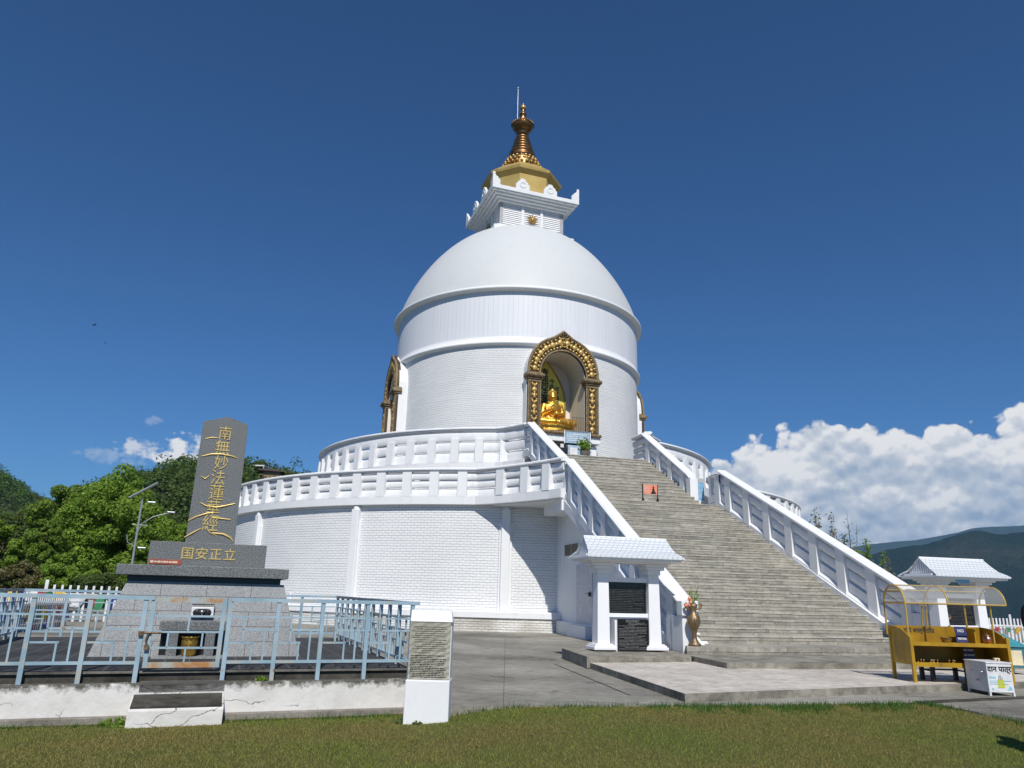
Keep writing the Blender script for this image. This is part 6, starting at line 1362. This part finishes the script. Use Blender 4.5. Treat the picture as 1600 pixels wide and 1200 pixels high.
# wooded hills: one mass of crowns
def woods(name, n, xr, yr, cr, leaves, size, seed, mat, label, cond=None):
    r = np.random.RandomState(seed); x = r.uniform(*xr, n * 3); y = r.uniform(*yr, n * 3); m = np.ones(len(x), bool) if cond is None else cond(x, y); x, y = x[m][:n], y[m][:n]; z = terrain(x, y); R_ = r.uniform(*cr, len(x))
    cs = []; rs = []
    for i in range(len(x)):
        for j in range(5): d = r.normal(size=3) * .42 * R_[i]; cs.append((x[i] + d[0], y[i] + d[1], z[i] + R_[i] * .7 + abs(d[2]))); rs.append(R_[i] * r.uniform(.35, .7))
    V, Fq = leaf_cloud(cs, rs, len(x) * leaves, size, seed, .85, .6); o = npmesh(name, V, Fq, MT[mat]); return tag(o, label, 'woodland', kind='stuff')
woods('woodland', 2600, (-190, -30), (62, 290), (1.6, 3.4), 110, .42, 5, 'leaf_wood', 'dense mixed woodland covering the hill behind the memorial', lambda x, y: (x / y > -.80) & (x / y < -.22) & (y < 250) & ((y > 110) | (x < -32)))
woods('far_woodland', 3000, (-470, -190), (250, 470), (1.8, 3.6), 80, .55, 6, 'leaf_wood', 'woodland on the farther hill at the left edge', lambda x, y: (x / y > -.95) & (x / y < -.58))

# ---- houses on the hill behind the terrace
def hill_house(px, py, Y_, label):
    t = at(px, py, Y_); e = empty('hill_house', (t.x, Y_, t.z - 3.0), .25, label, 'house'); q = MB(); q.b2((-2.6, -2, -3.5), (2.6, 2, 0)); q.b2((-1.6, -1.9, 0), (2.4, 1.8, 1.9)); q.build('wall', MT['wall_tan'], e)
    q = MB(); q.add([(-3.4, -2.9, .0 + 2.0), (3.4, -2.9, 1.9), (3.4, 2.6, 1.9), (-3.4, 2.6, 2.0), (-1.8, 0, 3.0), (1.6, 0, 2.9)], [(0, 1, 5, 4), (1, 2, 5), (2, 3, 4, 5), (3, 0, 4), (0, 3, 2, 1)]); q.build('roof', MT['roof_brown'], e)
    q = MB(); q.b2((-2.7, -2.9, -.1), (2.9, -2, .05)); [q.b2((x - .08, -2.9, -3.2), (x + .08, -2.75, .9)) for x in (-2.6, -.9, .8, 2.6)]; q.b2((-2.7, -2.9, .8), (2.9, -2.82, .9)); q.build('balcony', MT['wall_tan'], e)
    for x in (-1.6, .2, 1.6): q = MB(); q.b2((x - .4, -2.05, -1.9), (x + .4, -1.99, -.7)); q.build('window', MT['glass_dark'], e)
    return e
hill_house(424, 732, 190, 'tan hill house with a brown roof and balcony above the terrace rail')
t = at(406, 727, 195); e = empty('roof_shelter', (t.x, 195, t.z - 2.2), 0, 'small white roofed shelter under the round tree on the hill', 'shelter'); q = MB(); q.b2((-1.6, -1.2, 1.8), (1.6, 1.2, 2.1)); q.build('roof', MT['white_paint'], e); q = MB(); [q.b2((x - .1, y - .1, -2), (x + .1, y + .1, 1.8)) for x in (-1.4, 1.4) for y in (-1, 1)]; q.build('posts', MT['white_paint'], e)
def hill_tree(px, py, Y_, w_, h, lab, sd_, lo=None):
    t = at(px, py, Y_); cs = []; rnd = random.Random(sd_); e = empty('hill_tree', (t.x, Y_, t.z - h), 0, lab, 'tree', 'single trees along the hill crest'); cs = [(rnd.uniform(-.6, .6) * w_, rnd.uniform(-.6, .6) * w_, h * .65 + rnd.uniform(-.3, .28) * h * (1 - .3)) for _ in range(16)]; V, Fq = leaf_cloud(cs, [w_ * .4] * 16, 2600, .3, sd_); npmesh('crown', V, Fq, MT['leaf_dark'], e); q = MB(); q.tube([(0, 0, -2), (0, 0, h * .7)], [.3, .12], 6); q.build('trunk', MT['bark'], e)
hill_tree(408, 719, 197, 2.4, 4.6, 'round dark tree over the white roofed shelter', 1); hill_tree(396, 722, 197, 1.6, 5, 'narrow dark tree left of the round one on the hill', 2); hill_tree(452, 737, 195, 1.6, 3.5, 'small dark tree at the right end of the hill crest', 3); hill_tree(440, 738, 195, 1.3, 3, 'low dark tree beside the hill house', 4)

# ---- mountains across the valley
def ridge(az, pts): return np.interp(az, [p[0] for p in pts], [p[1] for p in pts])
R1 = [(-180, 150), (10, 190), (20, 190), (24.5, 205), (26, 262), (27.4, 283), (29.2, 296), (31, 330), (32.3, 345), (33.2, 330), (34.6, 338), (38, 300), (50, 340), (70, 260), (180, 200)]
def h_near(X, Y, A, R):
    top = ridge(np.degrees(A), R1); n = fbm(X, Y, 900, 7, 6); t = (R - 3500) / 1300; prof_ = np.where(t < 0, np.exp(-(t * 1.15) ** 2), np.exp(-(t * .8) ** 2))
    spur = 1 + .20 * np.where(t < 0, 1, .1) * fbm(X, Y, 1400, 21, 3) * (1 - np.exp(-(t * 2.2) ** 2)); return -330 + (top + 330) * prof_ * spur + n * 22 * np.where(t < 0, 1, .35) * (.25 + .75 * (1 - np.exp(-(t * 3) ** 2))) - 62 + fbm(X, Y, 120, 9, 3) * 4
polar_patch('near_mountain', 'mountain_forest', 2, 70, 620, 1500, 5200, 220, h_near)
R2 = [(-60, 200), (10, 300), (17, 478), (23, 525), (26, 585), (28, 622), (32, 700), (35, 722), (45, 700), (70, 560)]
def h_far(X, Y, A, R): t = (R - 7600) / 1100; return -330 + (ridge(np.degrees(A), R2) * 1.04 - 95 + 330 + fbm(X, Y, 2200, 5, 5) * 20) * np.exp(-t * t)
polar_patch('far_mountain', 'far_forest', -50, 75, 300, 5600, 9400, 50, h_far)
# ---- haze
q = MB(); q.b2((-9600, -3000, -346), (9600, 9600, 820)); HZ = q.build('haze', None)
hm_ = bpy.data.materials.new('haze_air'); hm_.use_nodes = True; nt = hm_.node_tree; nt.nodes.clear(); vp = nt.nodes.new('ShaderNodeVolumePrincipled'); mo = nt.nodes.new('ShaderNodeOutputMaterial'); nt.links.new(vp.outputs[0], mo.inputs['Volume'])
vp.inputs['Density'].default_value = 6.5e-5; vp.inputs['Color'].default_value = (.33, .64, 1, 1); vp.inputs['Anisotropy'].default_value = .0; HZ.data.materials.append(hm_); tag(HZ, 'thin blue air haze filling the valley', 'haze', kind='stuff'); hm_.cycles.homogeneous_volume = True
